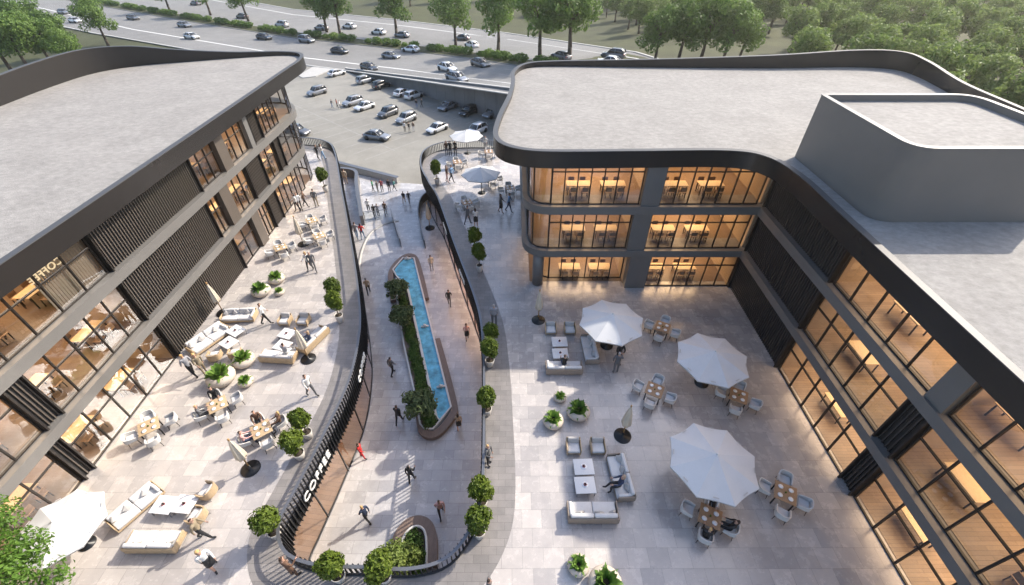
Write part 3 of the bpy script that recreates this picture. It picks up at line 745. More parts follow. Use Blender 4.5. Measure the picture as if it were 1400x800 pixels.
def tree_template(H_, W_, seed, n=2600, size=.24, leaf='leaf', trunk=.3, flat=1.0):
    rng = random.Random(seed); th = H_ * trunk; blobs = []; limbs = []
    cz = th + (H_ - th) * .5
    blobs.append(((0, 0, cz), (W_ * .30, W_ * .30, (H_ - th) * .36)))
    nb = rng.randint(8, 11)
    for i in range(nb):
        a = 2 * math.pi * i / nb + rng.uniform(-.3, .3); rr = W_ * rng.uniform(.22, .36); z = cz + (H_ - th) * rng.uniform(-.3, .34)
        q = rng.uniform(.13, .21) * W_; c = (rr * math.cos(a), rr * math.sin(a), z)
        blobs.append((c, (q, q, q * .85 * flat)))
        if i % 2 == 0: limbs.append((tuple(x * .85 if k < 2 else x for k, x in enumerate(c)), 3))
    for i in range(3):
        a = rng.uniform(0, 6.28); blobs.append(((W_ * .15 * math.cos(a), W_ * .15 * math.sin(a), H_ - W_ * .16), (W_ * .17, W_ * .17, W_ * .15)))
    mb = MB(); leaf_cloud(mb, blobs, n, size, rng, m=leaf)
    root = empty('tree'); tr = trunk_mb(cz, .035 * W_ + .03, limbs, rng, (rng.uniform(-.06, .06), rng.uniform(-.06, .06))).build('trunk', root)
    mb.build('crown', root); return root
used = set()
def place(tmpl, loc, rz=0, sc=1.0, label=None, cat=None, group=None, szs=None):
    if tmpl.name not in used: used.add(tmpl.name); o = tmpl
    else: o = copy_tree(tmpl)
    o.location = loc; o.rotation_euler = (0, 0, rz); o.scale = szs or (sc, sc, sc)
    return tag(o, label, cat, group)
rng = random.Random(3)
TR = [tree_template(10, 8.6, 11 + i, n=3400, size=.25, trunk=.24) for i in range(3)]
TM = [tree_template(7.6, 6.6, 31 + i, n=2000, size=.25, leaf='leaf2', trunk=.24) for i in range(4)]
# avenue trees in the median and by the road: foot of the trunk in the picture, label
AV = [((148, 62), .78, 'lone roadside tree standing just beyond the left roof parapet'),
      ((233, 16), .9, 'median tree nearest the left edge, cut by the frame top'), ((288, 21), .9, 'second median tree from the left, dark leaning trunk'),
      ((340, 29), .9, 'third median tree from the left, thin crown in front of the far lawn'), ((447, 44), .95, 'left tree of the touching pair in the median'),
      ((465, 47), .95, 'right tree of the touching pair in the median'), ((542, 50), 1.0, 'median tree with wide open crown between the white cars'),
      ((623, 63), .95, 'tall median tree with straight trunk left of the roof corner'), ((681, 70), .95, 'median tree directly left of the right roof corner'),
      ((738, 80), 1.0, 'median tree whose trunk meets the right roof edge'), ((778, 81), 1.05, 'tallest median tree, rising behind the right roof parapet')]
for k, ((x, y), s, lab) in enumerate(AV):
    p = PT(x, y); place(TR[k % 3], p, rng.uniform(0, 6), s * 1.42, lab, 'tree', 'trees along the highway median')
BIG = [((18, 100), 1.25), ((48, 104), 1.2), ((78, 96), 1.15), ((40, 66), 1.1), ((8, 62), 1.1), ((92, 78), 1.0), ((108, 98), .85), ((62, 58), 1.0)]
LB_ = ['nearest tree of the clump at the left edge with visible leaning trunk', 'broad tree of the left clump just behind the roof parapet', 'tree of the left clump touching the parapet bend',
       'tree in the middle of the left clump', 'tree of the left clump cut by the picture edge', 'tree of the left clump facing the highway', 'smallest tree at the right tip of the left clump', 'rear tree of the left clump by the road']
for k, (((x, y), s), lab) in enumerate(zip(BIG, LB_)):
    p = P(x, y, LOT); place(TR[(k + 1) % 3], p, rng.uniform(0, 6), s * 1.02, lab, 'tree', 'tree clump at the left edge')
CL = [((893, 92), .95, 'leftmost tree of the round clump behind the flat roof'), ((925, 92), 1.05, 'second tree of the round clump behind the flat roof'), ((955, 90), 1.1, 'tallest tree of the round clump behind the flat roof'),
      ((985, 92), 1.0, 'fourth tree of the round clump, brightest leaves'), ((1008, 88), .85, 'rightmost small tree of the round clump behind the flat roof')]
for k, ((x, y), s, lab) in enumerate(CL):
    p = PT(x, y); place(TR[k % 3], p, rng.uniform(0, 6), s * 1.05, lab, 'tree', 'round tree clump behind the roof')
def project(p):
    hc = CAM_H - p.z; zc = p.y * _c + hc * _s; yc = -p.y * _s + hc * _c
    return 700 + FPX * p.x / zc, 400 + FPX * yc / zc
# lawn trees and the wood: a loose grid of single trees over the ground beyond the highway
wood = []
for i in range(60):
    for j in range(60):
        x = -160 + i * 7.4 + rng.uniform(-2.6, 2.6); y = 52 + j * 7.4 + rng.uniform(-2.6, 2.6)
        z = terr(x, y); px, py = project(Vector((x, y, z)))
        if not (-80 < px < 1500 and -62 < py < 330): continue
        # road side of the far kerb stays free
        if px < 1010:
            lim = 72 if px > 870 else 13 + (px - 400) * .1105 + 5
            edge = lim - 14
            if px < 860: dens = .0 if py > edge - 12 else (.32 if px > 380 else .25)
            elif px < 1010: dens = .0 if py > 48 else .75
            if py < -12: dens = min(1, dens + .45)
        else:
            dens = .96
            if x < 41 + max(0, (60 - y)) * .1: continue
            if py > 50 and px < 1060: dens = .0 if py > 82 else .5
        if rng.random() < dens: wood.append((j, x, y, z, px, py))
wood.sort(key=lambda t: t[2] + abs(t[1]) * .3)
print('wood trees', len(wood))
def ordn(n): return f"{n}{'th' if 10 <= n % 100 <= 20 else {1: 'st', 2: 'nd', 3: 'rd'}.get(n % 10, 'th')}"
def wood_label(px, py):
    if px < 860: return 'slender tree standing alone on the lawn beyond the highway', 'lawn trees beyond the highway'
    if px < 1080: return 'green tree at the open left side of the wood behind the flat roof', 'trees at the left side of the wood'
    if px > 1290 and py > 60: return 'tree at the lower corner of the wood, close to the tall parapet', 'trees at the lower corner of the wood'
    return 'leafy tree packed into the dense wood behind the right building', 'trees of the dense wood'
near_w = wood[:285]; lawn_o = sorted([t for t in near_w if t[4] < 860], key=lambda t: t[4]); rows_ = {}
for t in sorted(near_w, key=lambda t: t[4]):
    if t[4] >= 860: rows_.setdefault(t[0], []).append(t)
rk = sorted(rows_)
for k, t in enumerate(near_w):
    _, x, y, z, px, py = t
    lab, grp = wood_label(px, py)
    if px < 860: lab = f'slender tree on the lawn beyond the highway, {ordn(lawn_o.index(t) + 1)} from the left'
    else: lab = f'leafy tree in the {ordn(rk.index(t[0]) + 1)} row of the wood from the front, {ordn(rows_[t[0]].index(t) + 1)} from the left'; grp = 'trees of the wood'
    place(TM[k % 4], (x, y, z), rng.uniform(0, 6.28), rng.uniform(.8, 1.12) * (1.08 if px > 860 else 1.1), lab, 'tree', grp)
if len(wood) > 285:
    mb = MB()
    for _, x, y, z, px, py in wood[285:]:
        leaf_cloud(mb, [((x + rng.uniform(-1, 1), y, z + rng.uniform(3.6, 4.6)), (2.6, 2.6, 2.2)), ((x + rng.uniform(-2, 2), y + rng.uniform(-1, 1), z + 5), (1.8, 1.8, 1.5))], 420, .42, rng, m='leaf2')
    tag(mb.build('distant_wood'), 'far green wood closing the view behind the single trees', 'wood', kind='stuff')
# median hedge bushes
BU = []
for i in range(3):
    r_ = random.Random(90 + i); mb = MB(); leaf_cloud(mb, [((0, 0, .6), (.95, .95, .65)), ((.5, .2, .7), (.6, .6, .5)), ((-.5, -.1, .65), (.6, .55, .5))], 420, .17, r_, m='leaf')
    BU.append(mb.build('bush'))
L = resample(between(med_n, med_f, .5), 1.0); n_b = 0
for i in range(0, len(L)):
    px, py = project(L[i])
    if 100 < px < 760 and i % 3 == 0 and (i // 3) % 7 != 6:
        p = L[i]; p.z = terr(p.x, p.y) + .1
        t = BU[n_b % 3]; o = t if n_b < 3 else t.copy()
        if n_b >= 3: COL.objects.link(o)
        s = 1.15 * (1.25 if n_b % 4 else .85); o.location = p; o.scale = (s, s, s * .95); o.rotation_euler = (0, 0, rng.uniform(0, 6)); n_b += 1
        tag(o, f'round clipped bush in the highway median hedge, {ordn(n_b)} from the left', 'bush', 'bushes of the median hedge')
print('bushes', n_b)
# ---------------------------------------------------------------- potted topiary, bowls with rosettes
def topiary(seed=5):
    root = empty('potted_tree'); r_ = random.Random(seed)
    mk(M['pot']).lathe([(.17, 0), (.20, .02), (.30, .52), (.27, .53), (.25, .46)], n=20).build('pot', root)
    mk(M['soil']).lathe([(.24, .44), (.25, .47), (.02, .48)], n=14).build('soil', root)
    mb = mk(M['bark']); mb.bar((0, 0, .45), (.02, 0, 1.3), .07, n=7); mb.bar((0, 0, 1.0), (.25, .1, 1.5), .03, n=5); mb.bar((0, 0, 1.0), (-.25, -.1, 1.5), .03, n=5); mb.build('trunk', root)
    mb = MB(); leaf_cloud(mb, [((0, 0, 1.55), (.54, .54, .60))] + [((r_.uniform(-.34, .34), r_.uniform(-.34, .34), 1.55 + r_.uniform(-.3, .38)), (r_.uniform(.22, .34),) * 3) for _ in range(6)], 1900, .085, r_, .4, 'topi'); mb.build('crown', root)
    return root
TPV = [topiary(5), topiary(17), topiary(29)]
TPS = [((598, 252), 1.0, 'topiary alone on the far end of the right border strip'), ((650, 346), .95, 'rear topiary of the close pair halfway along the right border strip'), ((656, 371), 1.0, 'front topiary of the close pair halfway along the right border strip'),
       ((672, 474), .95, 'rear topiary of the shaded pair on the right border beside the standing man'), ((670, 500), 1.0, 'front topiary of the shaded pair on the right border'), ((666, 566), 1.0, 'topiary alone on the sunlit stretch of the right border strip'),
       ((659, 692), 1.0, 'rear topiary of the sunny pair at the lower right bend of the balustrade'), ((656, 733), 1.05, 'front topiary of the sunny pair at the lower right bend of the balustrade'),
       ((466, 792), 1.05, 'left topiary in front of the bottom stretch of the balustrade'), ((528, 792), 1.05, 'right topiary in front of the bottom stretch of the balustrade'),
       ((446, 262), 1.0, 'topiary alone at the far end of the left border strip'), ((464, 420), 1.0, 'rear topiary of the pair beside the left sofa corner'), ((466, 440), 1.05, 'front topiary of the pair beside the left sofa corner'),
       ((423, 598), 1.0, 'rear topiary of the pair beside the tilted closed umbrella'), ((412, 626), 1.0, 'front topiary of the pair beside the tilted closed umbrella'), ((380, 732), 1.05, 'topiary alone at the lower left bend of the balustrade')]
for (x, y), s, lab in TPS: s *= 1.05; place(TPV[int(x + y) % 3], P(x, y, .012), rng.uniform(0, 6), s, lab, 'potted tree', 'topiary trees along the balustrade', (s * rng.uniform(.86, 1.0), s * rng.uniform(.86, 1.0), s * (1.22 if y < 450 else rng.uniform(.97, 1.1))))
def bowl():
    root = empty('bowl_planter'); r_ = random.Random(8)
    mk(M['bowl']).lathe([(.38, 0), (.52, .05), (.70, .25), (.74, .42), (.66, .58), (.50, .66), (.46, .66), (.44, .58)], n=32).build('bowl', root)
    mk(M['soil']).lathe([(.46, .55), (.46, .60), (.05, .63)], n=18).build('soil', root)
    mb = mk(M['palm'])
    for i in range(120):
        a = r_.uniform(0, 6.28); el = r_.uniform(.15, 1.35); L_ = r_.uniform(.42, .74); w_ = r_.uniform(.07, .11)
        dirn = Vector((math.cos(a) * math.cos(el), math.sin(a) * math.cos(el), math.sin(el))); sd = Vector((-math.sin(a), math.cos(a), 0))
        b0 = Vector((math.cos(a) * .12, math.sin(a) * .12, .58)); q = []
        for k, (t, ww) in enumerate(((0, .35), (.4, 1), (.75, .8), (1, .05))):
            p = b0 + dirn * L_ * t + Vector((0, 0, -.28 * t * t * math.cos(el))); q += [p - sd * w_ * ww, p + sd * w_ * ww]
        mb.add(q, [(0, 1, 3, 2), (2, 3, 5, 4), (4, 5, 7, 6)])
    mb.build('rosette', root); return root
BW = bowl()
BWS = [((359, 402), .95, 'largest planter bowl of the trio beside the black louvres'), ((380, 385), .85, 'rear planter bowl of the trio beside the black louvres'), ((383, 402), .52, 'smallest planter bowl of the trio beside the black louvres'),
       ((306, 521), 1.12, 'largest planter bowl of the trio in the middle of the left terrace'), ((336, 497), .92, 'rear planter bowl of the trio in the middle of the left terrace'), ((338, 525), .62, 'smallest planter bowl of the trio in the middle of the left terrace'),
       ((765, 546), .52, 'smallest planter bowl of the trio on the shadow edge of the right terrace'), ((790, 567), .92, 'largest planter bowl of the trio on the shadow edge of the right terrace'), ((756, 579), .80, 'front planter bowl of the trio on the shadow edge of the right terrace'),
       ((790, 776), .66, 'smaller planter bowl at the bottom edge of the right terrace'), ((826, 802), .98, 'larger planter bowl cut by the bottom edge of the picture')]
for (x, y), s, lab in BWS:
    place(BW, P(x, y, 0), rng.uniform(0, 6), s, lab, 'planter', 'bowl planters on the terraces')
# tree at the lower left corner, close to the camera
def corner_tree():
    r_ = random.Random(77); root = empty('tree'); b = P(2, 860, 0)
    c0 = P(26, 752, 3.4); c1 = P(-28, 722, 3.8); c2 = P(70, 790, 3.0); c3 = P(10, 790, 3.6)
    rel = lambda p: (p.x - b.x, p.y - b.y, p.z)
    mb = MB(); leaf_cloud(mb, [(rel(c0), (1.0, .9, .8)), (rel(c1), (1.4, 1.2, 1.0)), (rel(c2), (.75, .7, .5)), (rel(c3), (1.0, 1.0, .8))], 3900, .085, r_, .25, 'leafn')
    mb.build('crown', root); tb = mk(M['bark'])
    top = Vector(rel(c1)) * .5; top.z = 2.6; tb.bar((0, 0, 0), top, .2, n=8, w2=.14)
    for c in (c0, c1, c2, c3): tb.bar(top, rel(c), .1, n=6, w2=.03)
    tb.build('trunk', root); root.location = b
    tag(root, 'leafy green tree reaching into the lower left corner beside the open umbrella', 'tree'); return root
corner_tree()

# ---------------------------------------------------------------- pool with planting bed and bench
def pxl(pts, z, ox=520, oy=320, k=2.667): return [(lambda v: (v.x, v.y))(P(ox + x / k, oy + y / k, z)) for x, y in pts]
ZP = LOT + .45
pool = empty('reflecting_pool', (-8, 24, LOT), label='long narrow blue pool with pale rim, hedge bed and wooden bench in the plaza', cat='pool')
def pp(o): o.parent = pool; o.matrix_parent_inverse = Matrix.Translation((8, -24, -LOT)); return o
wout = pxl([(48, 128), (84, 86), (120, 86), (254, 630), (216, 674), (206, 668), (100, 190), (62, 152)], ZP)
wv = [Vector((*p, 0)) for p in wout]
cx_ = sum(p[0] for p in wout) / len(wout)
pp(mk(M['water']).poly(wout, ZP - .10).build('water'))
ar = sum(wout[i][0] * wout[(i + 1) % len(wout)][1] - wout[(i + 1) % len(wout)][0] * wout[i][1] for i in range(len(wout)))
sg = -1 if ar > 0 else 1
mb = mk(M['stone']); sweep(mb, wv, lambda i: [(0, LOT), (0, ZP), (sg * .13, ZP), (sg * .13, LOT)], closed=True, smooth=False); pp(mb.build('rim'))
bed = pxl([(60, 158), (98, 194), (203, 668), (214, 678), (190, 706), (162, 706), (148, 690), (124, 560), (88, 400), (66, 250)], ZP)
pp(mk(M['soil']).poly(bed, ZP - .14).build('planting_bed'))
bv = [Vector((*p, 0)) for p in bed]
ar = sum(bed[i][0] * bed[(i + 1) % len(bed)][1] - bed[(i + 1) % len(bed)][0] * bed[i][1] for i in range(len(bed))); sg2 = -1 if ar > 0 else 1
mb = mk(M['stone']); sweep(mb, bv, lambda i: [(0, LOT), (0, ZP - .012), (sg2 * .12, ZP - .012), (sg2 * .12, LOT)], closed=True, smooth=False); pp(mb.build('bed_rim'))
def benchstrip(px, name='bench', par=None, ox=520, oy=320, k=2.667, w=.5):
    L_ = catmull([(*q, 0) for q in pxl(px, ZP, ox, oy, k)], n=8)
    mb = mk(M['bench']); sweep(mb, L_, lambda i: [(-w / 2, LOT + .1), (-w / 2, ZP - .02), (w / 2, ZP - .02), (w / 2, LOT + .1)]); return sharp(mb.build(name))
pp(benchstrip([(84, 340), (104, 420), (128, 520), (140, 640), (150, 705), (172, 728), (205, 724), (240, 690), (266, 650), (268, 622), (244, 520), (206, 380)]))
pp(benchstrip([(46, 240), (40, 190), (38, 140), (58, 105), (88, 80), (112, 76), (130, 92), (150, 160), (166, 232)]))
for (x, y), lab in (((99, 90), 'small white water spout at the far tip of the pool'), ((162, 336), 'white water spout in the middle of the pool'), ((221, 556), 'white water spout near the close end of the pool')):
    p = P(520 + x / 2.667, 320 + y / 2.667, ZP)
    o = empty('water_spout', (p.x, p.y, ZP - .1), label=lab, cat='fountain', group='water spouts in the pool')
    mb = mk(M['stone']); mb.box((0, 0, .09), (.62, .16, .10), .2, bev=.03); mb.build('slab', o)
    mb = mk(M['ttop']); mb.lathe([(.10, .0), (.05, .16), (.14, .24), (.02, .3)], (0, -.06, .06), 10, wob=lambda i, z: 1 + .3 * math.sin(i * 2.3)); mb.build('jet', o)
r_ = random.Random(21)
mb = MB(); bl = []
for i in range(52):
    t = i / 51; x = 80 + (182 - 80) * t + r_.uniform(-12, 12) * (.4 + .6 * t); y = 235 + (690 - 235) * t
    p = P(520 + x / 2.667, 320 + y / 2.667, ZP); bl.append(((p.x, p.y, ZP + .1), (.42, .5, .34)))
leaf_cloud(mb, bl, 10500, .085, r_, .3, 'hedge')
tag(mb.build('ground_cover'), 'dark low shrubs filling the bed beside the pool', 'shrubs', kind='stuff')
def small_tree(px, py, w_, h_, seed, lab, leaf='hedge', n=1500, size=.13):
    r_ = random.Random(seed); p = P(px, py, ZP - .1); root = empty('tree', p)
    bl = [((0, 0, h_ * .68), (w_ * .36, w_ * .36, h_ * .25))]
    lm_ = []
    for i in range(6):
        a = i * 1.05 + r_.uniform(-.3, .3); c = (w_ * .3 * math.cos(a), w_ * .3 * math.sin(a), h_ * r_.uniform(.5, .82)); bl.append((c, (w_ * .2, w_ * .2, w_ * .17))); lm_.append((c, 2))
    trunk_mb(h_ * .7, .05, lm_, r_).build('trunk', root); mb = MB(); leaf_cloud(mb, bl, n, size, r_, .3, leaf); mb.build('crown', root)
    tag(root, lab, 'tree', 'small trees in the plaza beds')
small_tree(548, 412, 2.3, 2.5, 1, 'farthest small tree at the head of the pool bed', 'olive')
small_tree(553, 448, 2.2, 2.3, 2, 'second small tree of the pool bed, close below the first', 'olive')
small_tree(578, 570, 2.5, 2.5, 3, 'nearest small tree by the rounded end of the pool bed', 'olive')
# second bed at the near end of the plaza
bed2 = empty('planting_bed', (-5.6, 8.0, LOT), label='small arched planting bed with wooden bench seat at the near end of the plaza', cat='planter')
def pb(o): o.parent = bed2; o.matrix_parent_inverse = Matrix.Translation((5.6, -8.0, -LOT)); return o
q = [(-6.9, 6.0), (-6.6, 8.1), (-6.0, 9.0), (-5.3, 9.15), (-4.85, 8.6), (-4.75, 6.0)]
qv = catmull([P(548, 772, ZP), P(551, 740, ZP), P(562, 723, ZP), P(575, 722, ZP), P(581, 736, ZP), P(581, 775, ZP)], n=6); qv = [Vector((p.x, p.y, 0)) for p in qv]
pb(mk(M['soil']).poly([(p.x, p.y) for p in qv], ZP - .1).build('soil'))
s_ = 1 if normals2(qv)[len(qv) // 2].y > 0 else -1
mb = mk(M['stone']); sweep(mb, qv, lambda i: [(0, LOT), (0, ZP), (s_ * .12, ZP), (s_ * .12, LOT)]); pb(mb.build('rim'))
mb = mk(M['bench']); sweep(mb, qv, lambda i: [(s_ * .14, LOT + .08), (s_ * .14, ZP - .02), (s_ * .64, ZP - .02), (s_ * .64, LOT + .08)]); pb(sharp(mb.build('bench')))
mb = MB(); leaf_cloud(mb, [((P(564, 748, ZP).x, P(564, 748, ZP).y, ZP + .05), (.55, 1.0, .3)), ((P(570, 770, ZP).x, P(570, 770, ZP).y, ZP + .05), (.5, .8, .3))], 1800, .08, r_, .3, 'hedge')
tag(mb.build('ground_cover'), 'dark low shrubs in the small arched bed', 'shrubs', kind='stuff')
p = P(543, 768, LOT + .9); root = empty('shrub', (p.x, p.y, LOT), label='big pale yellow green shrub beside the arched bed', cat='shrub')
mb = MB(); leaf_cloud(mb, [((0, 0, 1.2), (.95, .95, .75)), ((-.7, .1, 1.0), (.6, .6, .5)), ((.7, .15, 1.1), (.6, .6, .5)), ((.1, -.3, 1.7), (.55, .55, .45))], 3200, .10, r_, .3, 'topil'); mb.build('foliage', root)
tb = mk(M['bark']); tb.bar((0, 0, 0), (0, 0, 1.1), .09, n=6); tb.bar((0, 0, .5), (.6, .1, 1.1), .05, n=5); tb.bar((0, 0, .5), (-.6, .1, 1.1), .05, n=5); tb.build('stem', root)
# low pale kerb shape tracing where sunlit paving meets shade, left of the plaza, ramps and glass at the far end
mb = mk(M['kerb']); L_ = catmull([P(545, 302, LOT), P(525, 307, LOT), P(506, 320, LOT), P(494, 345, LOT), P(490, 380, LOT), P(492, 410, LOT)], n=10)
sweep(mb, [Vector((p.x, p.y, 0)) for p in L_], lambda i: [(-.14, LOT), (-.14, LOT + .05), (.14, LOT + .05), (.14, LOT)])
tag(mb.build('kerb'), kind=STR)
def lowwall(pxs, h, w_, m, name, lab, cat, z=LOT, rail=None, glass=None):
    L_ = [P(x, y, z) for x, y in pxs]; L_ = [Vector((p.x, p.y, 0)) for p in L_]
    if len(L_) > 2: L_ = catmull(L_, n=8)
    root = empty(name, (L_[0].x, L_[0].y, z), label=lab, cat=cat)
    def q(o): o.parent = root; o.matrix_parent_inverse = Matrix.Translation(-root.location); return o
    mb = mk(m); sweep(mb, L_, lambda i: [(-w_ / 2, z), (-w_ / 2, z + h), (w_ / 2, z + h), (w_ / 2, z)], smooth=False); q(mb.build('panel' if glass else 'wall'))
    mb = mk(rail or M['coping']); sweep(mb, L_, lambda i: [(-w_ / 2 - .03, z + h + .002), (-w_ / 2 - .03, z + h + .06), (w_ / 2 + .03, z + h + .06), (w_ / 2 + .03, z + h + .002)], smooth=False); q(mb.build('top_rail' if glass else 'coping'))
    if glass or rail:
        mb = mk(M['black'])
        tot = resample(L_, 1.2)
        for p in tot: mb.box((p.x, p.y, z + h / 2), (.05, .05, h))
        q(mb.build('posts'))
lowwall([(545, 250), (452, 226)], .75, .5, M['kerb'], 'low_wall', 'long pale low wall between the parking lot and the plaza', 'wall')
lowwall([(455, 240), (487, 244), (490, 262), (497, 308)], 1.15, .35, M['conc'], 'stairwell_wall', 'grey wall round the stairwell beside the left rim', 'wall')
lowwall([(499, 300), (512, 300), (533, 296)], 1.0, .03, M['glass2'], 'glass_railing', 'clear glass railing where the standing group leans', 'railing', glass=1, rail=M['steel'])
lowwall([(536, 296), (549, 338)], 1.0, .06, M['steel'], 'handrail', 'slanted steel handrail panel in the middle of the plaza entrance', 'railing', glass=1)
lowwall([(592, 268), (578, 279), (573, 297), (576, 318), (582, 340)], 1.0, .05, M['black'], 'curved_railing', 'curved black railing beside the closed umbrella in the plaza', 'railing', glass=1)
# ================================================================ furniture
def dining_chair(cm_='cush'):
    r = empty('dining_chair')
    mk(M['shell']).box((0, 0, .43), (.56, .54, .06), bev=.02).build('seat', r)
    mk(M[cm_]).box((0, -.01, .485), (.47, .46, .06), bev=.025).build('cushion', r)
    mb = mk(M['shell'])                          # U-shaped back and arms
    path = [Vector((x, y, 0)) for x, y in ((-.29, -.26), (-.30, .05), (-.26, .24), (-.12, .31), (.12, .31), (.26, .24), (.30, .05), (.29, -.26))]
    path = catmull(path, n=4); N = len(path)
    def pr(i):
        t = abs(i / (N - 1) - .5) * 2; zt = .80 - .17 * max(0, (t - .35) / .65) ** 1.0
        return [(-.025, .44), (-.025, zt), (.025, zt), (.025, .44)]
    sweep(mb, path, pr); sharp(mb.build('backrest', r))
    for x in (-1, 1):
        for y in (-1, 1):
            mk(M['black']).bar((x * .22, y * .2, .41), (x * .26, y * .25, 0), .04, n=6, w2=.028).build('leg', r)
    return r
def dining_table(top='oakd', s=.98):
    r = empty('dining_table'); mb = mk(M[top]).box((0, 0, .735), (s, s, .035), bev=.008); mb.build('table_top', r)
    mk(M['black']).box((0, 0, .70), (s - .14, s - .14, .03)).build('frame', r)
    for x in (-1, 1):
        for y in (-1, 1): mk(M['black']).box((x * (s / 2 - .09), y * (s / 2 - .09), .343), (.055, .055, .686)).build('leg', r)
    return r
def tableware(kind=0):
    r = empty('place_setting'); mb = mk(M['plate'])
    for x, y in ((.22, .22), (-.22, .22), (-.22, -.22), (.22, -.22)):
        mk(M['plate']).lathe([(.06, 0), (.115, .015), (.12, .02), (.05, .012)], (x * 1.05, y * 1.05, 0), 16).build('plate', r)
    v = mk(M['topi']); v.lathe([(.03, .0), (.045, .03), (.04, .08), (.015, .09)], n=10); v.build('vase', r)
    return r
def armchair():
    r = empty('armchair'); mb = mk(M['oak'])
    mb.box((0, 0, .20), (.74, .72, .05)); 
    for x in (-1, 1):
        mb.box((x * .37, 0, .36), (.045, .72, .42), bev=.015)
        for y in (-1, 1): mb.box((x * .34, y * .31, .1), (.05, .05, .2))
    mb.box((0, .36, .42), (.76, .045, .52), bev=.015); mb.build('frame', r)
    mk(M['cush']).box((0, -.03, .33), (.66, .66, .2), bev=.06).build('seat_cushion', r)
    mk(M['cushg']).box((0, .25, .56), (.62, .16, .4), rx=R(-12), bev=.06).build('back_cushion', r); return r
def tub_chair():
    r = empty('tub_chair'); mb = mk(M['oak'])
    path = catmull([Vector((x, y, 0)) for x, y in ((-.36, -.28), (-.38, .05), (-.28, .3), (0, .38), (.28, .3), (.38, .05), (.36, -.28))], n=5)
    sweep(mb, path, lambda i: [(-.03, .22), (-.03, .72 if 8 < i < 22 else .60), (.03, .72 if 8 < i < 22 else .60), (.03, .22)]); sharp(mb.build('shell', r))
    mk(M['cush']).box((0, -.02, .36), (.62, .58, .18), bev=.06).build('seat_cushion', r)
    mk(M['cushg']).box((0, .24, .56), (.5, .13, .32), rx=R(-10), bev=.05).build('back_cushion', r)
    for x in (-1, 1):
        for y in (-1, 1): mk(M['steel']).bar((x * .26, y * .24, .26), (x * .32, y * .3, 0), .03, n=6).build('leg', r)
    return r
def sofa(L_=2.35, frame='oak', arm=True, cush='cush', nb=2, toss=True):
    r = empty('sofa'); mb = mk(M[frame]); D = .92
    mb.box((0, 0, .16), (L_, D, .10), bev=.01); mb.box((0, D / 2 - .02, .36), (L_, .05, .50), bev=.012)
    if arm:
        for x in (-1, 1): mb.box((x * (L_ / 2 - .02), .02, .33), (.05, D - .02, .42), bev=.012)
    for x in (-1, 1):
        for y in (-1, 1): mb.box((x * (L_ / 2 - .1), y * (D / 2 - .1), .055), (.06, .06, .11))
    mb.build('frame', r)
    w_ = (L_ - .14) / nb
    for i in range(nb):
        x = -L_ / 2 + .07 + w_ * (i + .5)
        mk(M[cush]).box((x, -.05, .31), (w_ - .012, D - .14, .2), bev=.055).build('seat_cushion', r)
        mk(M[cush]).box((x, D / 2 - .16, .56), (w_ - .03, .2, .38), rx=R(-10), bev=.07).build('back_cushion', r)
    if arm: mk(M[cush]).box((L_ / 2 - .14, -.06, .48), (.16, D - .25, .2), bev=.06).build('arm_cushion', r)
    if toss:
        for x, a in ((-L_ / 2 + .32, .5), (-L_ * .12, -.15), (L_ * .27, .2)):
            mb = mk(M['cushg' if cush == 'cush' else 'cush']); mb.lathe([(.02, -.07), (.19, -.05), (.245, 0), (.19, .05), (.02, .07)], (0, 0, 0), 4); o = mb.build('pillow', r)
            for p_ in o.data.polygons: p_.use_smooth = False
            o.location = (x, D / 2 - .34, .52); o.rotation_euler = (R(62), R(45) * 0, a)
    return r
def coffee_table():
    r = empty('coffee_table'); mk(M['ttop']).box((0, 0, .40), (1.02, .86, .05), bev=.012).build('table_top', r)
    for x in (-1, 1):
        for y in (-1, 1): mk(M['steel']).box((x * .45, y * .37, .187), (.035, .035, .374)).build('leg', r)
    return r
def centre():
    r = empty('table_centrepiece'); mk(M['plate']).lathe([(.10, 0), (.17, .012), (.16, .02), (.04, .015)], n=16).build('tray', r)
    mk(M['trim']).lathe([(.035, .015), (.05, .06), (.03, .16), (.02, .17)], n=10).build('bottle', r)
    mb = mk(M['red'])
    for k in range(6): mb.lathe([(.01, 0), (.03, .02), (.01, .045)], (.07 * math.cos(k), .07 * math.sin(k), .03), 6)
    mb.build('flowers', r); return r
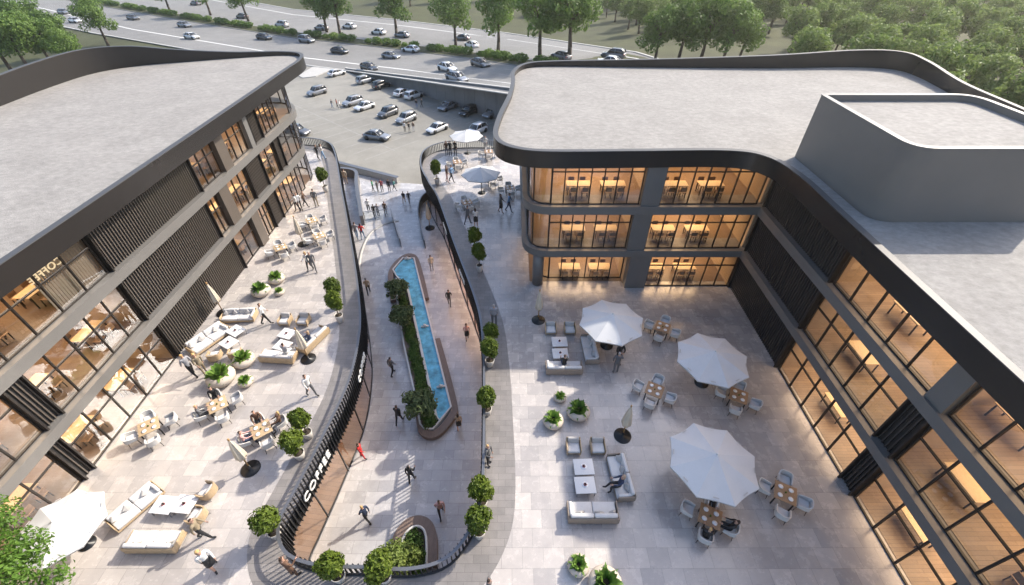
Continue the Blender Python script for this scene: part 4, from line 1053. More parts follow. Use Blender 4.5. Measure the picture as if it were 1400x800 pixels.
def open_umbrella(Rr=2.12, h=2.9, slope=.62):
    r = empty('parasol'); N = 8; mb = mk(M['canopy']); vs = []; fs = []
    rings = 6; per = 6; tot = N * per
    for k in range(rings + 1):
        t = .03 + .97 * k / rings
        for i in range(tot):
            a = 2 * math.pi * i / tot; f = (i % per) / per
            sc = math.cos(math.pi / N) / math.cos((f - .5) * 2 * math.pi / N)
            sag = .045 * math.sin(math.pi * f) * t
            rr = Rr * t * (1 + (sc - 1)) * (1 - .035 * math.sin(math.pi * f) * t)
            vs.append((rr * math.cos(a), rr * math.sin(a), h - slope * t ** 1.12 - sag))
    for k in range(rings):
        for i in range(tot): j = (i + 1) % tot; fs.append((k * tot + i, (k + 1) * tot + i, (k + 1) * tot + j, k * tot + j))
    n0 = len(vs)                                   # valance
    for i in range(tot): v = vs[rings * tot + i]; vs.append((v[0] * .998, v[1] * .998, v[2] - .09))
    for i in range(tot): j = (i + 1) % tot; fs.append((rings * tot + i, n0 + i, n0 + j, rings * tot + j))
    mb.add(vs, fs, True); o = mb.build('canopy', r)
    sd = o.modifiers.new('thickness', 'SOLIDIFY'); sd.thickness = .012
    ed = {}
    # crease the eight seams
    me = o.data
    for e in me.edges:
        a, b = e.vertices
        if a < n0 and b < n0 and a % tot == b % tot and a % per == 0: e.use_edge_sharp = True
        if (a // tot == rings and b // tot == rings): e.use_edge_sharp = True
    v = mk(M['canopy']); v.lathe([(.56, h - .145), (.03, h + .05), (.02, h + .06)], n=8, smooth=False); v.build('vent_cap', r)
    mk(M['ttop']).lathe([(.05, h + .04), (.06, h + .10), (.02, h + .13)], n=10).build('finial', r)
    mk(M['steel']).lathe([(.04, 0.05), (.04, h - .04)], n=12).build('pole', r)
    mk(M['black']).lathe([(.42, 0), (.42, .05), (.06, .07), (.05, .3)], n=24).build('base', r)
    for i in range(N):
        a = 2 * math.pi * i / N; mk(M['steel']).bar((.04 * math.cos(a), .04 * math.sin(a), h - .05), (Rr * .96 * math.cos(a), Rr * .96 * math.sin(a), h - slope - .02), .025).build('rib', r)
    tb_ = 0
    for i in range(N):
        a = 2 * math.pi * (i + .5) / N; rr = Rr * .86
        if 1:
            mk(M['cushg']).box((rr * math.cos(a), rr * math.sin(a), h - slope * .86 ** 1.1 - .012), (.05, .26, .012), a).build('tab', r)

    return r
def closed_umbrella():
    r = empty('closed_parasol')
    def wob(i, z): return 1 + .22 * (1 if i % 4 < 2 else -1)
    mk(M['beige']).lathe([(.17, 1.05), (.22, 1.2), (.20, 1.5), (.15, 1.95), (.10, 2.3), (.05, 2.52), (.02, 2.6)], n=24, wob=wob).build('canopy', r)
    mk(M['beige']).lathe([(.165, 1.6), (.18, 1.66), (.17, 1.7)], n=16).build('strap', r)
    mk(M['uwood']).lathe([(.032, .05), (.032, 2.62), (.05, 2.64), (.045, 2.74), (.01, 2.78)], n=10).build('pole', r)
    mk(M['black']).lathe([(.46, 0), (.46, .05), (.44, .065), (.06, .075), (.055, .32)], n=28).build('base', r)
    for i in range(8):
        a = 2 * math.pi * i / 8; mk(M['uwood']).bar((.05 * math.cos(a), .05 * math.sin(a), 2.4), (.16 * math.cos(a), .16 * math.sin(a), 1.0), .018).build('rib', r)
    return r
CH, TB_, TBL, PS = dining_chair(), dining_table('oakd'), dining_table('oak'), tableware()
AC, TC, SF, SFT, CT, CN = armchair(), tub_chair(), sofa(), sofa(2.35, 'taupe', True, 'cush'), coffee_table(), centre()
OU, CU = open_umbrella(), closed_umbrella()
used_first = {}
def put(t, loc, rz=0., label=None, cat=None, group=None, sc=1.0): return place(t, loc, rz, sc, label, cat, group)
# dining sets: picture centre of the table top, turn, descriptor, table kind, which seats have people
DS = [((906, 447), -28, 'table beside the farthest right terrace parasol', 0), ((895, 533), -28, 'table left of the middle open parasol', 0),
      ((1010, 541), -28, 'table below the middle open parasol', 0), ((971, 706), -28, 'table under the nearest big parasol', 0), ((1074, 674), -28, 'table nearest the right windows', 0),
      ((203, 583), 38, 'table nearest the left windows', 1), ((297, 553), 38, 'table just below the planter trio', 1), ((357, 587), 38, 'table beside the left paired topiaries', 1),
      ((383, 338), 36, 'table nearest the far left glazing', 1), ((436, 322), 34, 'front far left table of two', 1), ((426, 301), 34, 'rear far left table of two', 1),
      ((638, 276), 20, 'table near the right border strip', 0), ((625, 221), 15, 'table beside the three men', 0), ((697, 256), 10, 'table close to the right building corner', 0),
      ((672, 243), 10, 'table half hidden under the far parasol', 0), ((668, 207), 5, 'farthest round end table', 0)]
SD = ['far', 'right hand', 'near', 'left hand']
DSW = []
for (x, y), deg, ds, kind in DS:
    c = P(x, y, .74); a = R(deg); tb = TBL if kind else TB_
    put(tb, (c.x, c.y, 0.001), a, 'square wooden dining table, ' + ds, 'table', 'square dining tables')
    put(PS, (c.x, c.y, .755), a, 'plates and small vase laid on the ' + ds, 'tableware', 'place settings')
    for k in range(4):
        b = a + k * math.pi / 2; dx, dy = -math.sin(b), math.cos(b)
        rr = .88 + rng.uniform(-.03, .08)
        put(CH, (c.x + dx * rr, c.y + dy * rr, 0.001), b + rng.uniform(-.12, .12), f'white chair on the {SD[k]} side of the {ds}', 'chair', 'white dining chairs')
    DSW.append((c, a))
# lounge groups
def G(t, x, y, z, deg, lab, cat, grp, sc=1.0):
    p = P(x, y, z); return put(t, (p.x, p.y, .001), R(deg), lab, cat, grp, sc)
def CTs(lst):
    for x, y, deg, lab in lst:
        p = P(x, y, .42); put(CT, (p.x, p.y, .001), R(deg), 'white low table, ' + lab, 'coffee table', 'white coffee tables'); put(CN, (p.x, p.y, .427), 0, 'small flower tray on the white low table, ' + lab, 'centrepiece', 'flower trays')
# A: right terrace, far
G(AC, 753, 450, .3, 0, 'wooden armchair with grey cushions, left of the far pair near the standing closed parasol', 'armchair', 'armchairs'); G(AC, 779, 450, .3, 0, 'wooden armchair with grey cushions, right of the far pair near the standing closed parasol', 'armchair', 'armchairs')
CTs([(765, 467, 2, 'rear one of the far right lounge'), (766, 483, 2, 'front one of the far right lounge')])
G(SFT, 806, 477, .3, -88, 'woven sofa beside the far open parasol, turned to the left', 'sofa', 'sofas', .98); G(SFT, 771, 502, .3, 180, 'woven sofa holding the dark dressed sitter, seen from behind', 'sofa', 'sofas', .98)
# B: right terrace, near
G(AC, 784, 611, .3, 0, 'wooden armchair left of the pair behind the two bright low tables', 'armchair', 'armchairs'); G(AC, 817, 611, .3, 0, 'wooden armchair right of the pair behind the two bright low tables', 'armchair', 'armchairs')
CTs([(798, 638, 2, 'rear one of the near right lounge'), (800, 663, 2, 'front one of the near right lounge')])
G(SFT, 848, 652, .3, -86, 'woven sofa with a reclining person in dark clothes', 'sofa', 'sofas', 1.0); G(SFT, 810, 700, .3, 180, 'empty woven sofa standing on the edge of the sunlight', 'sofa', 'sofas', 1.02)
# C: left terrace, by the louvres
G(SF, 286, 464, .3, 62, 'long white sofa against the black louvres', 'sofa', 'sofas', 1.12); G(SF, 327, 432, .3, 4, 'white sofa next to the closed parasol by the louvres', 'sofa', 'sofas', .98)
CTs([(322, 452, -28, 'rear one of the lounge by the louvres'), (312, 468, -28, 'front one of the lounge by the louvres')])
G(TC, 294, 487, .3, 190, 'tub chair nearer the louvres with its back to the planters', 'armchair', 'tub chairs'); G(TC, 322, 484, .3, 190, 'tub chair nearer the planter bowls, in front of the low tables', 'armchair', 'tub chairs')
# D: left terrace, by the rim
G(AC, 390, 438, .3, -2, 'oak armchair left of the pair facing the camera on the left terrace', 'armchair', 'armchairs'); G(AC, 415, 438, .3, -2, 'oak armchair right of the pair facing the camera on the left terrace', 'armchair', 'armchairs')
CTs([(392, 456, -18, 'rear one behind the leaning closed parasol'), (386, 472, -18, 'front one behind the leaning closed parasol')])
G(SF, 381, 487, .3, 176, 'white oak sofa with its back to the planter bowls', 'sofa', 'sofas', .95); G(SF, 428, 464, .3, -112, 'oak sofa beside the blue tinted glass shadow with a sitter', 'sofa', 'sofas', .98)
# E: left terrace, near
G(SF, 186, 692, .3, 62, 'long white sofa with cushions beside the open umbrella', 'sofa', 'sofas', .93); G(SF, 212, 740, .3, 180, 'white sofa in the foreground seen from behind, casting a dark shadow', 'sofa', 'sofas', .98)
CTs([(224, 690, -5, 'left one of the foreground lounge'), (252, 689, -5, 'right one of the foreground lounge')])
G(TC, 284, 672, .3, -100, 'woven tub chair farther of the two right of the foreground tables', 'armchair', 'tub chairs'); G(TC, 270, 706, .3, -100, 'woven tub chair nearer of the two right of the foreground tables', 'armchair', 'tub chairs')
# parasols
for (x, y, h), s, rz, lab in (((838, 430, 2.9), 1.0, 8, 'white open parasol over the far lounge of the right terrace'), ((978, 481, 2.9), 1.0, 5, 'white open parasol in the middle of the right terrace'),
        ((980, 622, 2.9), 1.0, 7, 'largest looking white parasol above the occupied table'), ((657, 230, 2.9), .95, 10, 'pale shaded parasol over the walkway tables near the roof corner'), ((637, 179, 2.9), .95, 0, 'brilliant white parasol at the round terrace end'),
        ((72, 714, 2.9), .82, 18, 'cream open parasol in the lower left corner beside the tree')):
    p = P(x, y, h * s); put(OU, (p.x, p.y, .001), R(rz), lab, 'parasol', 'open parasols', s)
for (x, y), lab in (((736, 438), 'closed beige parasol standing near the building corner on the right terrace'), ((851, 596), 'closed beige parasol between planters and near parasol on the right terrace'), ((306, 428), 'closed beige parasol in front of the black louvres'),
        ((422, 491), 'closed beige parasol beside the lounge at the left rim'), ((343, 641), 'closed beige parasol with big round base near the topiary pair'), ((415, 334), 'closed beige parasol between the far left tables')):
    p = P(x, y, 0); put(CU, (p.x, p.y, .001), rng.uniform(0, 3), lab, 'parasol', 'closed parasols', 1.05)
p = P(588, 312, LOT); put(CU, (p.x, p.y, LOT + .004), 0, 'closed beige parasol down in the plaza beside the curved railing', 'parasol', 'closed parasols', 1.15)
# tables inside the lit rooms
def room_table(w_=1.7):
    r = empty('room_table'); mk(M['iwood']).box((0, 0, .74), (w_, .85, .05), bev=.01).build('table_top', r)
    for x in (-1, 1):
        for y in (-1, 1): mk(M['black']).box((x * (w_ / 2 - .1), y * .34, .357), (.05, .05, .714)).build('leg', r)
    return r
def room_chair():
    r = empty('room_chair'); mk(M['oakd']).box((0, 0, .45), (.44, .44, .05), bev=.015).build('seat', r); mk(M['oakd']).box((0, .21, .70), (.42, .04, .34), bev=.012).build('backrest', r)
    for x in (-1, 1):
        for y in (-1, 1): mk(M['black']).box((x * .18, y * .18, .212), (.035, .035, .424)).build('leg', r)
    return r
RT, RC = room_table(), room_chair()
FLN = {Z1: 'ground floor', Z2: 'middle floor', Z3: 'top floor'}
for z in (Z1, Z2, Z3):
    for side_, x0, ys in (('left', XL - 1.7, (6.5, 9.5, 13.5, 17, 31, 34, 40, 43)), ('right', XR + 1.7, (4.8, 8.6, 15.4))):
        for y in ys:
            if z == Z2 and side_ == 'left' and 20 < y < 28: continue
            yy = y + rng.uniform(-.6, .6); g_ = f'{FLN[z]} room tables of the {side_} building'
            put(RT, (x0, yy, z + .022), R(90), f'wooden {FLN[z]} table in the {side_} building, {ordn(ys.index(y) + 1)} from the near end', 'table', g_)
            if side_ == 'right' and y > 5: continue
            for q in (-1, 1):
                for e in (-1, 1): put(RC, (x0 + q * .7, yy + e * .4, z + .022), R(-90) * q, f'brown {("window" if (q > 0) == (side_ == "left") else "wall")} side chair, {("near", "far")[e > 0]} one, {ordn(ys.index(y) + 1)} {FLN[z]} table of the {side_} building', 'chair', g_.replace('tables', 'chairs'))
    xs_ = (4.6, 7.0, 11.3, 13.8)
    for x in xs_:
        put(RT, (x, YR + 1.5, z + .024), 0, f'wooden {FLN[z]} table in the rear wing, {ordn(xs_.index(x) + 1)} from the left', 'table', f'{FLN[z]} room tables of the rear wing')
        for q in (-1, 1):
            for e in (-1, 1): put(RC, (x + e * .4, YR + 1.5 + q * .62, z + .024), 0 if q > 0 else R(180), f'brown {("front", "back")[q > 0]} {("left", "right")[e > 0]} chair at the {ordn(xs_.index(x) + 1)} {FLN[z]} table of the rear wing', 'chair', f'{FLN[z]} room chairs of the rear wing')
# ================================================================ cars
def car_template(kind):
    """nose towards -Y; length about 4.25 m"""
    r = empty('car'); L_ = 4.25
    suv = kind == 'suv'
    # stations along the body: y, half width, sill z, shoulder z
    top = .98 if suv else .86
    st_ = [(-2.12, .58, .34, .52), (-2.02, .74, .26, .62), (-1.75, .85, .22, top - .16), (-1.2, .89, .20, top - .06), (-.6, .90, .20, top), (.2, .90, .20, top + .02), (1.0, .90, .20, top + .04), (1.6, .88, .22, top + (.06 if suv else .04)), (2.0, .80, .28, top + (.02 if suv else 0)), (2.12, .66, .36, top - .12)]
    def loft(mb, sts, sec):
        vs = []; n = None
        for s in sts:
            q = sec(s); n = len(q); vs += [(x, s[0], z) for x, z in q]
        fs = []
        for i in range(len(sts) - 1):
            for k in range(n): l = (k + 1) % n; fs.append((i * n + k, i * n + l, (i + 1) * n + l, (i + 1) * n + k))
        fs.append(tuple(range(n))[::-1]); fs.append(tuple(range((len(sts) - 1) * n, len(sts) * n)))
        mb.add(vs, fs, True)
    paint = cm((.5, .5, .5), .25, 'car_paint')
    mb = mk(paint)
    def sec(s):
        y, w_, zb, zt = s; h = zt - zb
        return [(-w_ * .92, zb), (w_ * .92, zb), (w_, zb + h * .3), (w_ * .99, zb + h * .62), (w_ * .90, zt - .03), (w_ * .72, zt), (-w_ * .72, zt), (-w_ * .90, zt - .03), (-w_ * .99, zb + h * .62), (-w_, zb + h * .3)]
    loft(mb, st_, sec); body = mb.build('body', r)
    rf = 1.62 if suv else 1.38
    if kind == 'sedan': cab = [(-.95, .70, top - .03, top + .02), (-.30, .66, top - .03, rf - .07), (.05, .62, top - .03, rf), (.75, .62, top - .03, rf - .01), (1.15, .64, top - .03, rf - .13), (1.75, .68, top - .03, top + .05)]
    else: cab = [(-.95, .72, top - .03, top + .02), (-.40, .68, top - .03, rf - .08), (-.05, .64, top - .03, rf), (1.2, .64, top - .03, rf - .01), (1.7, .66, top - .03, rf - .12), (1.98, .70, top - .03, top + .12)]
    mb = mk(M['cglass'])
    def sec2(s): y, w_, zb, zt = s; return [(-.80, zb), (.80, zb), (w_ if zt > top + .1 else .78, zt), (-(w_ if zt > top + .1 else .78), zt)]
    loft(mb, cab, sec2); mb.build('window_glass', r)
    mb = mk(paint); rr = cab[1:-1]
    loft(mb, [(c[0] + (.04 if i == 0 else 0), c[1] + .008, c[3] - .03, c[3] + .014) for i, c in enumerate(rr)], lambda s: [(-s[1], s[2]), (s[1], s[2]), (s[1] * .97, s[3]), (-s[1] * .97, s[3])])
    for sx in (-1, 1):
        pl = [( .78 * sx, cab[0][0] + .03, top), (cab[1][1] * sx, cab[1][0], cab[1][3]), (cab[1][1] * sx, cab[1][0] + .09, cab[1][3]), (.79 * sx, cab[0][0] + .13, top)]
        mb.bar(pl[0], pl[1], .06, n=4); mb.bar((.80 * sx, .42, top), (cab[2][1] * sx, .42, rf - .03), .055, n=4)
        mb.bar((.80 * sx, cab[-1][0] - .06, top + .02), (cab[-2][1] * sx, cab[-2][0], cab[-2][3]), .10, n=4)
    roof_ = mb.build('roof', r)
    for sx in (-1, 1):
        for y in (-1.32, 1.32):
            t = MB().use(M['tyre']); vs = []
            t.lathe([(.18, -.10), (.31, -.10), (.335, -.06), (.335, .06), (.31, .10), (.18, .10)], n=20); v2 = [(z, y_, x) for x, y_, z in t.v]; t.v = v2; t.f = [f[::-1] for f in t.f]
            wh = t.build('wheel', r); wh.location = (sx * .80, y, .335)
            q = MB().use(M['rim']); q.lathe([(.20, -.105), (.20, .105)], n=12); q.v = [(z, y_, x) for x, y_, z in q.v]; q.build('rim', wh)
        mk(M['lampw']).box((sx * .60, -2.03, .62), (.30, .12, .11), rz=sx * .35, bev=.03).build('headlight', r)
        mk(M['lampr']).box((sx * .62, 2.03, top - .12), (.32, .12, .12), rz=-sx * .3, bev=.03).build('taillight', r)
        mk(paint).box((sx * .97, -.62, top + .05), (.16, .10, .11), bev=.03).build('mirror', r)
    mk(M['trim']).box((0, -2.10, .42), (1.0, .06, .17), bev=.02).build('grille', r)
    mk(M['plate']).box((0, 2.12, .60), (.45, .03, .11)).build('number_plate', r)
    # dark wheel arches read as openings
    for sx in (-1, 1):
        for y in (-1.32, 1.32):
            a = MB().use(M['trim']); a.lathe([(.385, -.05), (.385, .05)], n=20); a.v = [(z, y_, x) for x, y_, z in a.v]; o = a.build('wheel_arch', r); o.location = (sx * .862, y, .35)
    return r, body, roof_
CARS = {k: car_template(k)[0] for k in ('sedan', 'suv')}
def setcol(root, c):
    for ch in root.children:
        if ch.name.split('.')[0] in ('body', 'roof', 'mirror'):
            ch.material_slots[0].link = 'OBJECT'; ch.material_slots[0].material = cm(c, .28, 'car_paint')
def put_car(kind, loc, heading, col, lab, grp, sc=1.0):
    o = place(CARS[kind], loc, heading, sc, lab, 'car', grp); setcol(o, col); return o
W_, S1, D1, B1, G1 = (.72, .72, .72), (.36, .37, .38), (.10, .105, .115), (.018, .018, .02), (.22, .23, .25)
def head(vec): return math.atan2(vec[1], vec[0]) + math.pi / 2      # nose -Y turned to vec
PK = [((461, 103), 'sedan', W_, 1, 'white sedan alone at the left end of the row by the wall'), ((500, 113), 'suv', S1, 1, 'silver hatchback with red tail lights next to the black car by the wall'), ((522, 120), 'suv', B1, 1, 'black car by the wall between silver and white cars'),
      ((551, 130), 'sedan', W_, 1, 'white sedan, left of the touching pair by the wall'), ((566, 134), 'suv', W_, 1, 'white hatchback, right of the touching pair by the wall'), ((612, 149), 'sedan', G1, 0, 'grey sedan in the shadow line by the wall'),
      ((641, 156), 'suv', B1, 0, 'black small car between two grey ones by the wall'), ((673, 159), 'suv', G1, 0, 'grey hatchback closest to the roof corner'),
      ((434, 129), 'suv', G1, 0, 'grey hatchback parked apart at the left of the lot'), ((483, 143), 'suv', S1, 0, 'silver car beside the white sedan in the middle row'), ((499, 149), 'sedan', W_, 0, 'white sedan beside the silver car in the middle row'),
      ((531, 158), 'suv', D1, 0, 'dark grey suv in the middle row'), ((556, 166), 'suv', S1, 0, 'silver suv next to the standing trio'), ((598, 179), 'sedan', W_, 0, 'white sedan at the front of the lot left of the white parasol'),
      ((652, 182), 'suv', W_, 0, 'white car half hidden behind the white parasol')]
for (x, y), k, c, away, lab in PK:
    v = Vector((.60, .80)) if away else Vector((-.60, -.80))
    p = P(x, y, LOT); put_car(k, (p.x, p.y, LOT - .016), head(v) + rng.uniform(-.05, .05), c, lab, 'cars parked in the lot', .93)
p = P(516, 190, LOT); put_car('sedan', (p.x, p.y, LOT - .016), head((.96, -.30)), G1, 'grey sedan driving across the open front of the lot', 'cars parked in the lot')
p = P(407, 184, LOT); put_car('suv', (p.x, p.y, LOT - .016), head((.96, -.30)), D1, 'dark blue car half hidden behind the left building balcony', 'cars parked in the lot')
HW = [((104, 28), 'sedan', W_, 'white car near the left tree clump on the highway'), ((183, 24), 'sedan', D1, 'dark car ahead of the lone roadside tree'), ((253, 34), 'sedan', G1, 'grey car passing above the white one on the highway'), ((263, 50), 'sedan', W_, 'white car on the near lane above the left roof'),
      ((362, 51), 'sedan', B1, 'black car on the near lane above the left roof corner'), ((420, 55), 'suv', G1, 'silver grey car close to the median, below the tree pair'), ((465, 70), 'sedan', B1, 'black car on the near carriageway left of the junction'), ((505, 93), 'sedan', B1, 'black car on the lane next to the retaining wall'),
      ((535, 77), 'sedan', G1, 'grey car on the middle lane between black and white ones'), ((562, 68), 'sedan', W_, 'white car beside the median hedge'), ((612, 94), 'sedan', W_, 'white car on the near lane right of centre'), ((625, 108), 'sedan', G1, 'grey car lowest on the highway above the wall'),
      ((657, 88), 'sedan', D1, 'dark car in the tree shadow left of the roof corner'), ((386, 34), 'suv', S1, 'silver car on the far carriageway left of the tree pair'), ((332, 22), 'sedan', D1, 'dark car on the far carriageway beside the thin tree'), ((478, 36), 'sedan', W_, 'white car on the far carriageway right of the tree pair'),
      ((518, 44), 'sedan', W_, 'white car on the far carriageway left of the wide tree'), ((550, 48), 'sedan', G1, 'grey car on the far carriageway behind the wide tree'), ((645, 62), 'sedan', W_, 'white car on the far carriageway between two median trees'), ((632, 52), 'sedan', D1, 'dark car hidden behind the tall median tree'),
      ((767, 78), 'sedan', D1, 'dark green car on the far carriageway between the last two trees'), ((838, 77), 'suv', D1, 'dark van just above the right roof parapet'), ((832, 86), 'sedan', W_, 'white car barely showing above the right roof parapet'), ((440, 38), 'sedan', G1, 'grey car behind the left trunk of the tree pair'),
      ((12, 8), 'suv', D1, 'dark car at the upper left picture edge'), ((118, 6), 'sedan', D1, 'dark car behind the top of the left clump'), ((88, 16), 'sedan', G1, 'grey car beside the upper left clump'), ((268, 4), 'sedan', D1, 'dark car at the very top on the far carriageway')]
for (x, y), k, c, lab in HW:
    p = PT(x, y + 3); q = PT(x + 8, y + 3 + 8 * (.13 if x < 300 else .125)); v = (q - p)
    v = Vector((v.x, v.y)).normalized()
    ymed = (8 + (x - 135) * .162) if x < 400 else (50 + (x - 400) * .125)
    if y < ymed: v = -v
    o = put_car(k, (p.x, p.y, terr(p.x, p.y) + .02), head(v), c, lab, 'cars on the highway', 1.13)

# ================================================================ people
def rot2(v, a): return Vector((v.x, v.y * math.cos(a) - v.z * math.sin(a), v.y * math.sin(a) + v.z * math.cos(a)))
def person_mesh(name, leg=((0, 0), (0, 0)), arm=((0, 8), (0, 8)), spread=6, lean=0, sit=False, skirt=False, hair=False, armout=8, fold=False):
    """legs: (thigh swing forward, knee bend) right/left; arms: (swing forward, elbow bend). faces -Y"""
    J = {}; hipz = .93
    J['pelvis'] = Vector((0, 0, hipz)); J['waist'] = Vector((0, .0, hipz + .14)); J['chest'] = Vector((0, -.0, hipz + .36)); J['neck'] = Vector((0, 0, hipz + .55)); J['jaw'] = Vector((0, -.012, hipz + .655)); J['head'] = Vector((0, -.01, hipz + .735)); J['crown'] = Vector((0, .005, hipz + .80))
    E_ = [('pelvis', 'waist'), ('waist', 'chest'), ('chest', 'neck'), ('neck', 'jaw'), ('jaw', 'head'), ('head', 'crown')]
    Rd = dict(pelvis=(.150, .115), waist=(.125, .095), chest=(.165, .115), neck=(.052, .055), jaw=(.066, .078), head=(.078, .098), crown=(.055, .07))
    for i, sx in enumerate((-1, 1)):
        S = 'R' if sx < 0 else 'L'
        hip = Vector((sx * .095, 0, hipz - .03)); a = R(leg[i][0]); k = R(leg[i][1])
        J['hip' + S] = hip; kn = hip + Vector((sx * math.sin(R(spread)) * .2, -math.sin(a), -math.cos(a))) * .43
        an = kn + Vector((0, -math.sin(a - k), -math.cos(a - k))) * .42; toe = an + Vector((sx * .03, -.17 * math.cos(a - k) - .0, -.045 - .1 * math.sin(-(a - k))))
        J['knee' + S] = kn; J['ankle' + S] = an; J['toe' + S] = toe
        E_ += [('pelvis', 'hip' + S), ('hip' + S, 'knee' + S), ('knee' + S, 'ankle' + S), ('ankle' + S, 'toe' + S)]
        Rd['hip' + S] = (.095, .095); Rd['knee' + S] = (.062, .062); Rd['ankle' + S] = (.046, .046); Rd['toe' + S] = (.042, .034)
        sh = Vector((sx * .185, 0, hipz + .50)); b = R(arm[i][0]); e = R(arm[i][1])
        el = sh + Vector((sx * math.sin(R(armout)), -math.sin(b), -math.cos(b))) * .285
        fx = -sx * (.75 if fold else .12)
        wr = el + Vector((fx, -math.sin(b + e), -math.cos(b + e))).normalized() * .25
        hd = wr + (wr - el).normalized() * .075
        J['sh' + S] = sh; J['elb' + S] = el; J['wr' + S] = wr; J['hand' + S] = hd
        E_ += [('chest', 'sh' + S), ('sh' + S, 'elb' + S), ('elb' + S, 'wr' + S), ('wr' + S, 'hand' + S)]
        Rd['sh' + S] = (.070, .07); Rd['elb' + S] = (.046, .046); Rd['wr' + S] = (.031, .031); Rd['hand' + S] = (.040, .024)
    # lean the upper body
    up = ['waist', 'chest', 'neck', 'jaw', 'head', 'crown'] + [k + s for k in ('sh', 'elb', 'wr', 'hand') for s in 'RL']
    for k in up:
        v = J[k] - J['pelvis']; J[k] = J['pelvis'] + rot2(v, R(lean))
    low = min(J['toe' + s].z - .034 for s in 'RL') if not sit else min(J['toe' + s].z - .034 for s in 'RL')
    low = min(low, min(J['ankle' + s].z - .075 for s in 'RL'))
    for k in J: J[k] = J[k] - Vector((0, 0, low))
    ks = list(J); me = bpy.data.meshes.new(name); me.from_pydata([J[k] for k in ks], [(ks.index(a), ks.index(b)) for a, b in E_], [])
    o = bpy.data.objects.new(name, me); COL.objects.link(o)
    md = o.modifiers.new('s', 'SKIN'); md.use_smooth_shade = True
    for i, k in enumerate(ks): me.skin_vertices[0].data[i].radius = Rd[k]; me.skin_vertices[0].data[i].use_root = (k == 'pelvis')
    sb = o.modifiers.new('u', 'SUBSURF'); sb.levels = 1; sb.render_levels = 1
    bpy.context.view_layer.update()
    m2 = bpy.data.meshes.new_from_object(o.evaluated_get(bpy.context.evaluated_depsgraph_get())); bpy.data.objects.remove(o)
    mats = [M['skin'], cm((.05, .03, .02), .8), cm((.1, .1, .1), .8), cm((.03, .03, .04), .8), M['trim']]
    cls = {}
    def c_of(a, b):
        s = a + b
        if 'jaw' in s or 'head' in s or 'crown' in s: return 0
        if 'hand' in s: return 0
        if 'toe' in s: return 4
        if 'ankle' in s and skirt: return 0
        if 'knee' in s or 'hip' in s: return 0 if (skirt and 'ankle' in s) else 3
        return 2
    mb = MB()
    for mm in mats: mb.use(mm)
    mb.v = [tuple(v.co) for v in m2.vertices]
    for p in m2.polygons:
        c = p.center; best = 9; mi = 2
        for a, b in E_:
            A, B = J[a], J[b]; t = max(0, min(1, (c - A).dot(B - A) / (B - A).length_squared)); dd = (c - (A + (B - A) * t)).length - .3 * (Rd[a][0] * (1 - t) + Rd[b][0] * t)
            if dd < best: best = dd; mi = c_of(a, b); tt = t; ab = (a, b)
        hz = J['head']; hv = c - hz
        if mi == 0 and ('jaw' in ab or 'head' in ab or 'crown' in ab) and (c.z > hz.z + .035 or (hv.y > .015 and c.z > J['jaw'].z - .02)): mi = 1
        mb.f.append(list(p.vertices)); mb.mi.append(mi); mb.sm.append(True)
    bpy.data.meshes.remove(m2)
    # nose, eyes, ears
    hd = J['head']; mb.use(mats[0]); mb.bar(hd + Vector((0, -.095, .0)), hd + Vector((0, -.125, -.025)), .022, n=5, w2=.02)
    for sx in (-1, 1): mb.bar(hd + Vector((sx * .078, .0, -.03)), hd + Vector((sx * .092, .01, .02)), .028, n=5)
    mb.use(mats[4])
    for sx in (-1, 1): mb.bar(hd + Vector((sx * .032, -.092, .012)), hd + Vector((sx * .032, -.102, .012)), .018, n=6)
    mb.use(cm((.30, .10, .09), .5)); mb.bar(hd + Vector((-.022, -.088, -.055)), hd + Vector((.022, -.088, -.055)), .014, n=5)
    mb.use(mats[0])
    for S, sx in (('R', -1), ('L', 1)):
        h_, w2 = J['hand' + S], J['wr' + S]; dr = (h_ - w2).normalized(); ac = Vector((0, 1, 0)) if abs(dr.y) < .8 else Vector((1, 0, 0)); ac = (ac - dr * ac.dot(dr)).normalized(); nn = dr.cross(ac)
        for k, ln in enumerate((.062, .072, .068, .052)):
            b0 = h_ + ac * (-.028 + .0187 * k) + dr * .015; m_ = b0 + dr * ln * .55; e_ = m_ + (dr + nn * .5 * -sx).normalized() * ln * .5
            mb.bar(b0, m_, .018, n=5, w2=.016); mb.bar(m_, e_, .016, n=5, w2=.012)
        b0 = w2 + dr * .03 + ac * -.028; mb.bar(b0, b0 + (dr * .6 - ac * .8).normalized() * .055, .02, n=5, w2=.014)
    if hair:
        mb.use(mats[1]); p0 = J['head']; mb.lathe([(.03, -.30), (.07, -.22), (.085, -.08), (.09, .02), (.06, .09)], (p0.x, p0.y + .045, p0.z), 10, sy=.75)
    if skirt:
        mb.use(mats[3]); pz = J['pelvis']; mb.lathe([(.20, -.42), (.19, -.2), (.165, 0), (.13, .12)], (0, pz.y - .01, pz.z), 14, sy=.8)
    o = mb.build('person'); return o
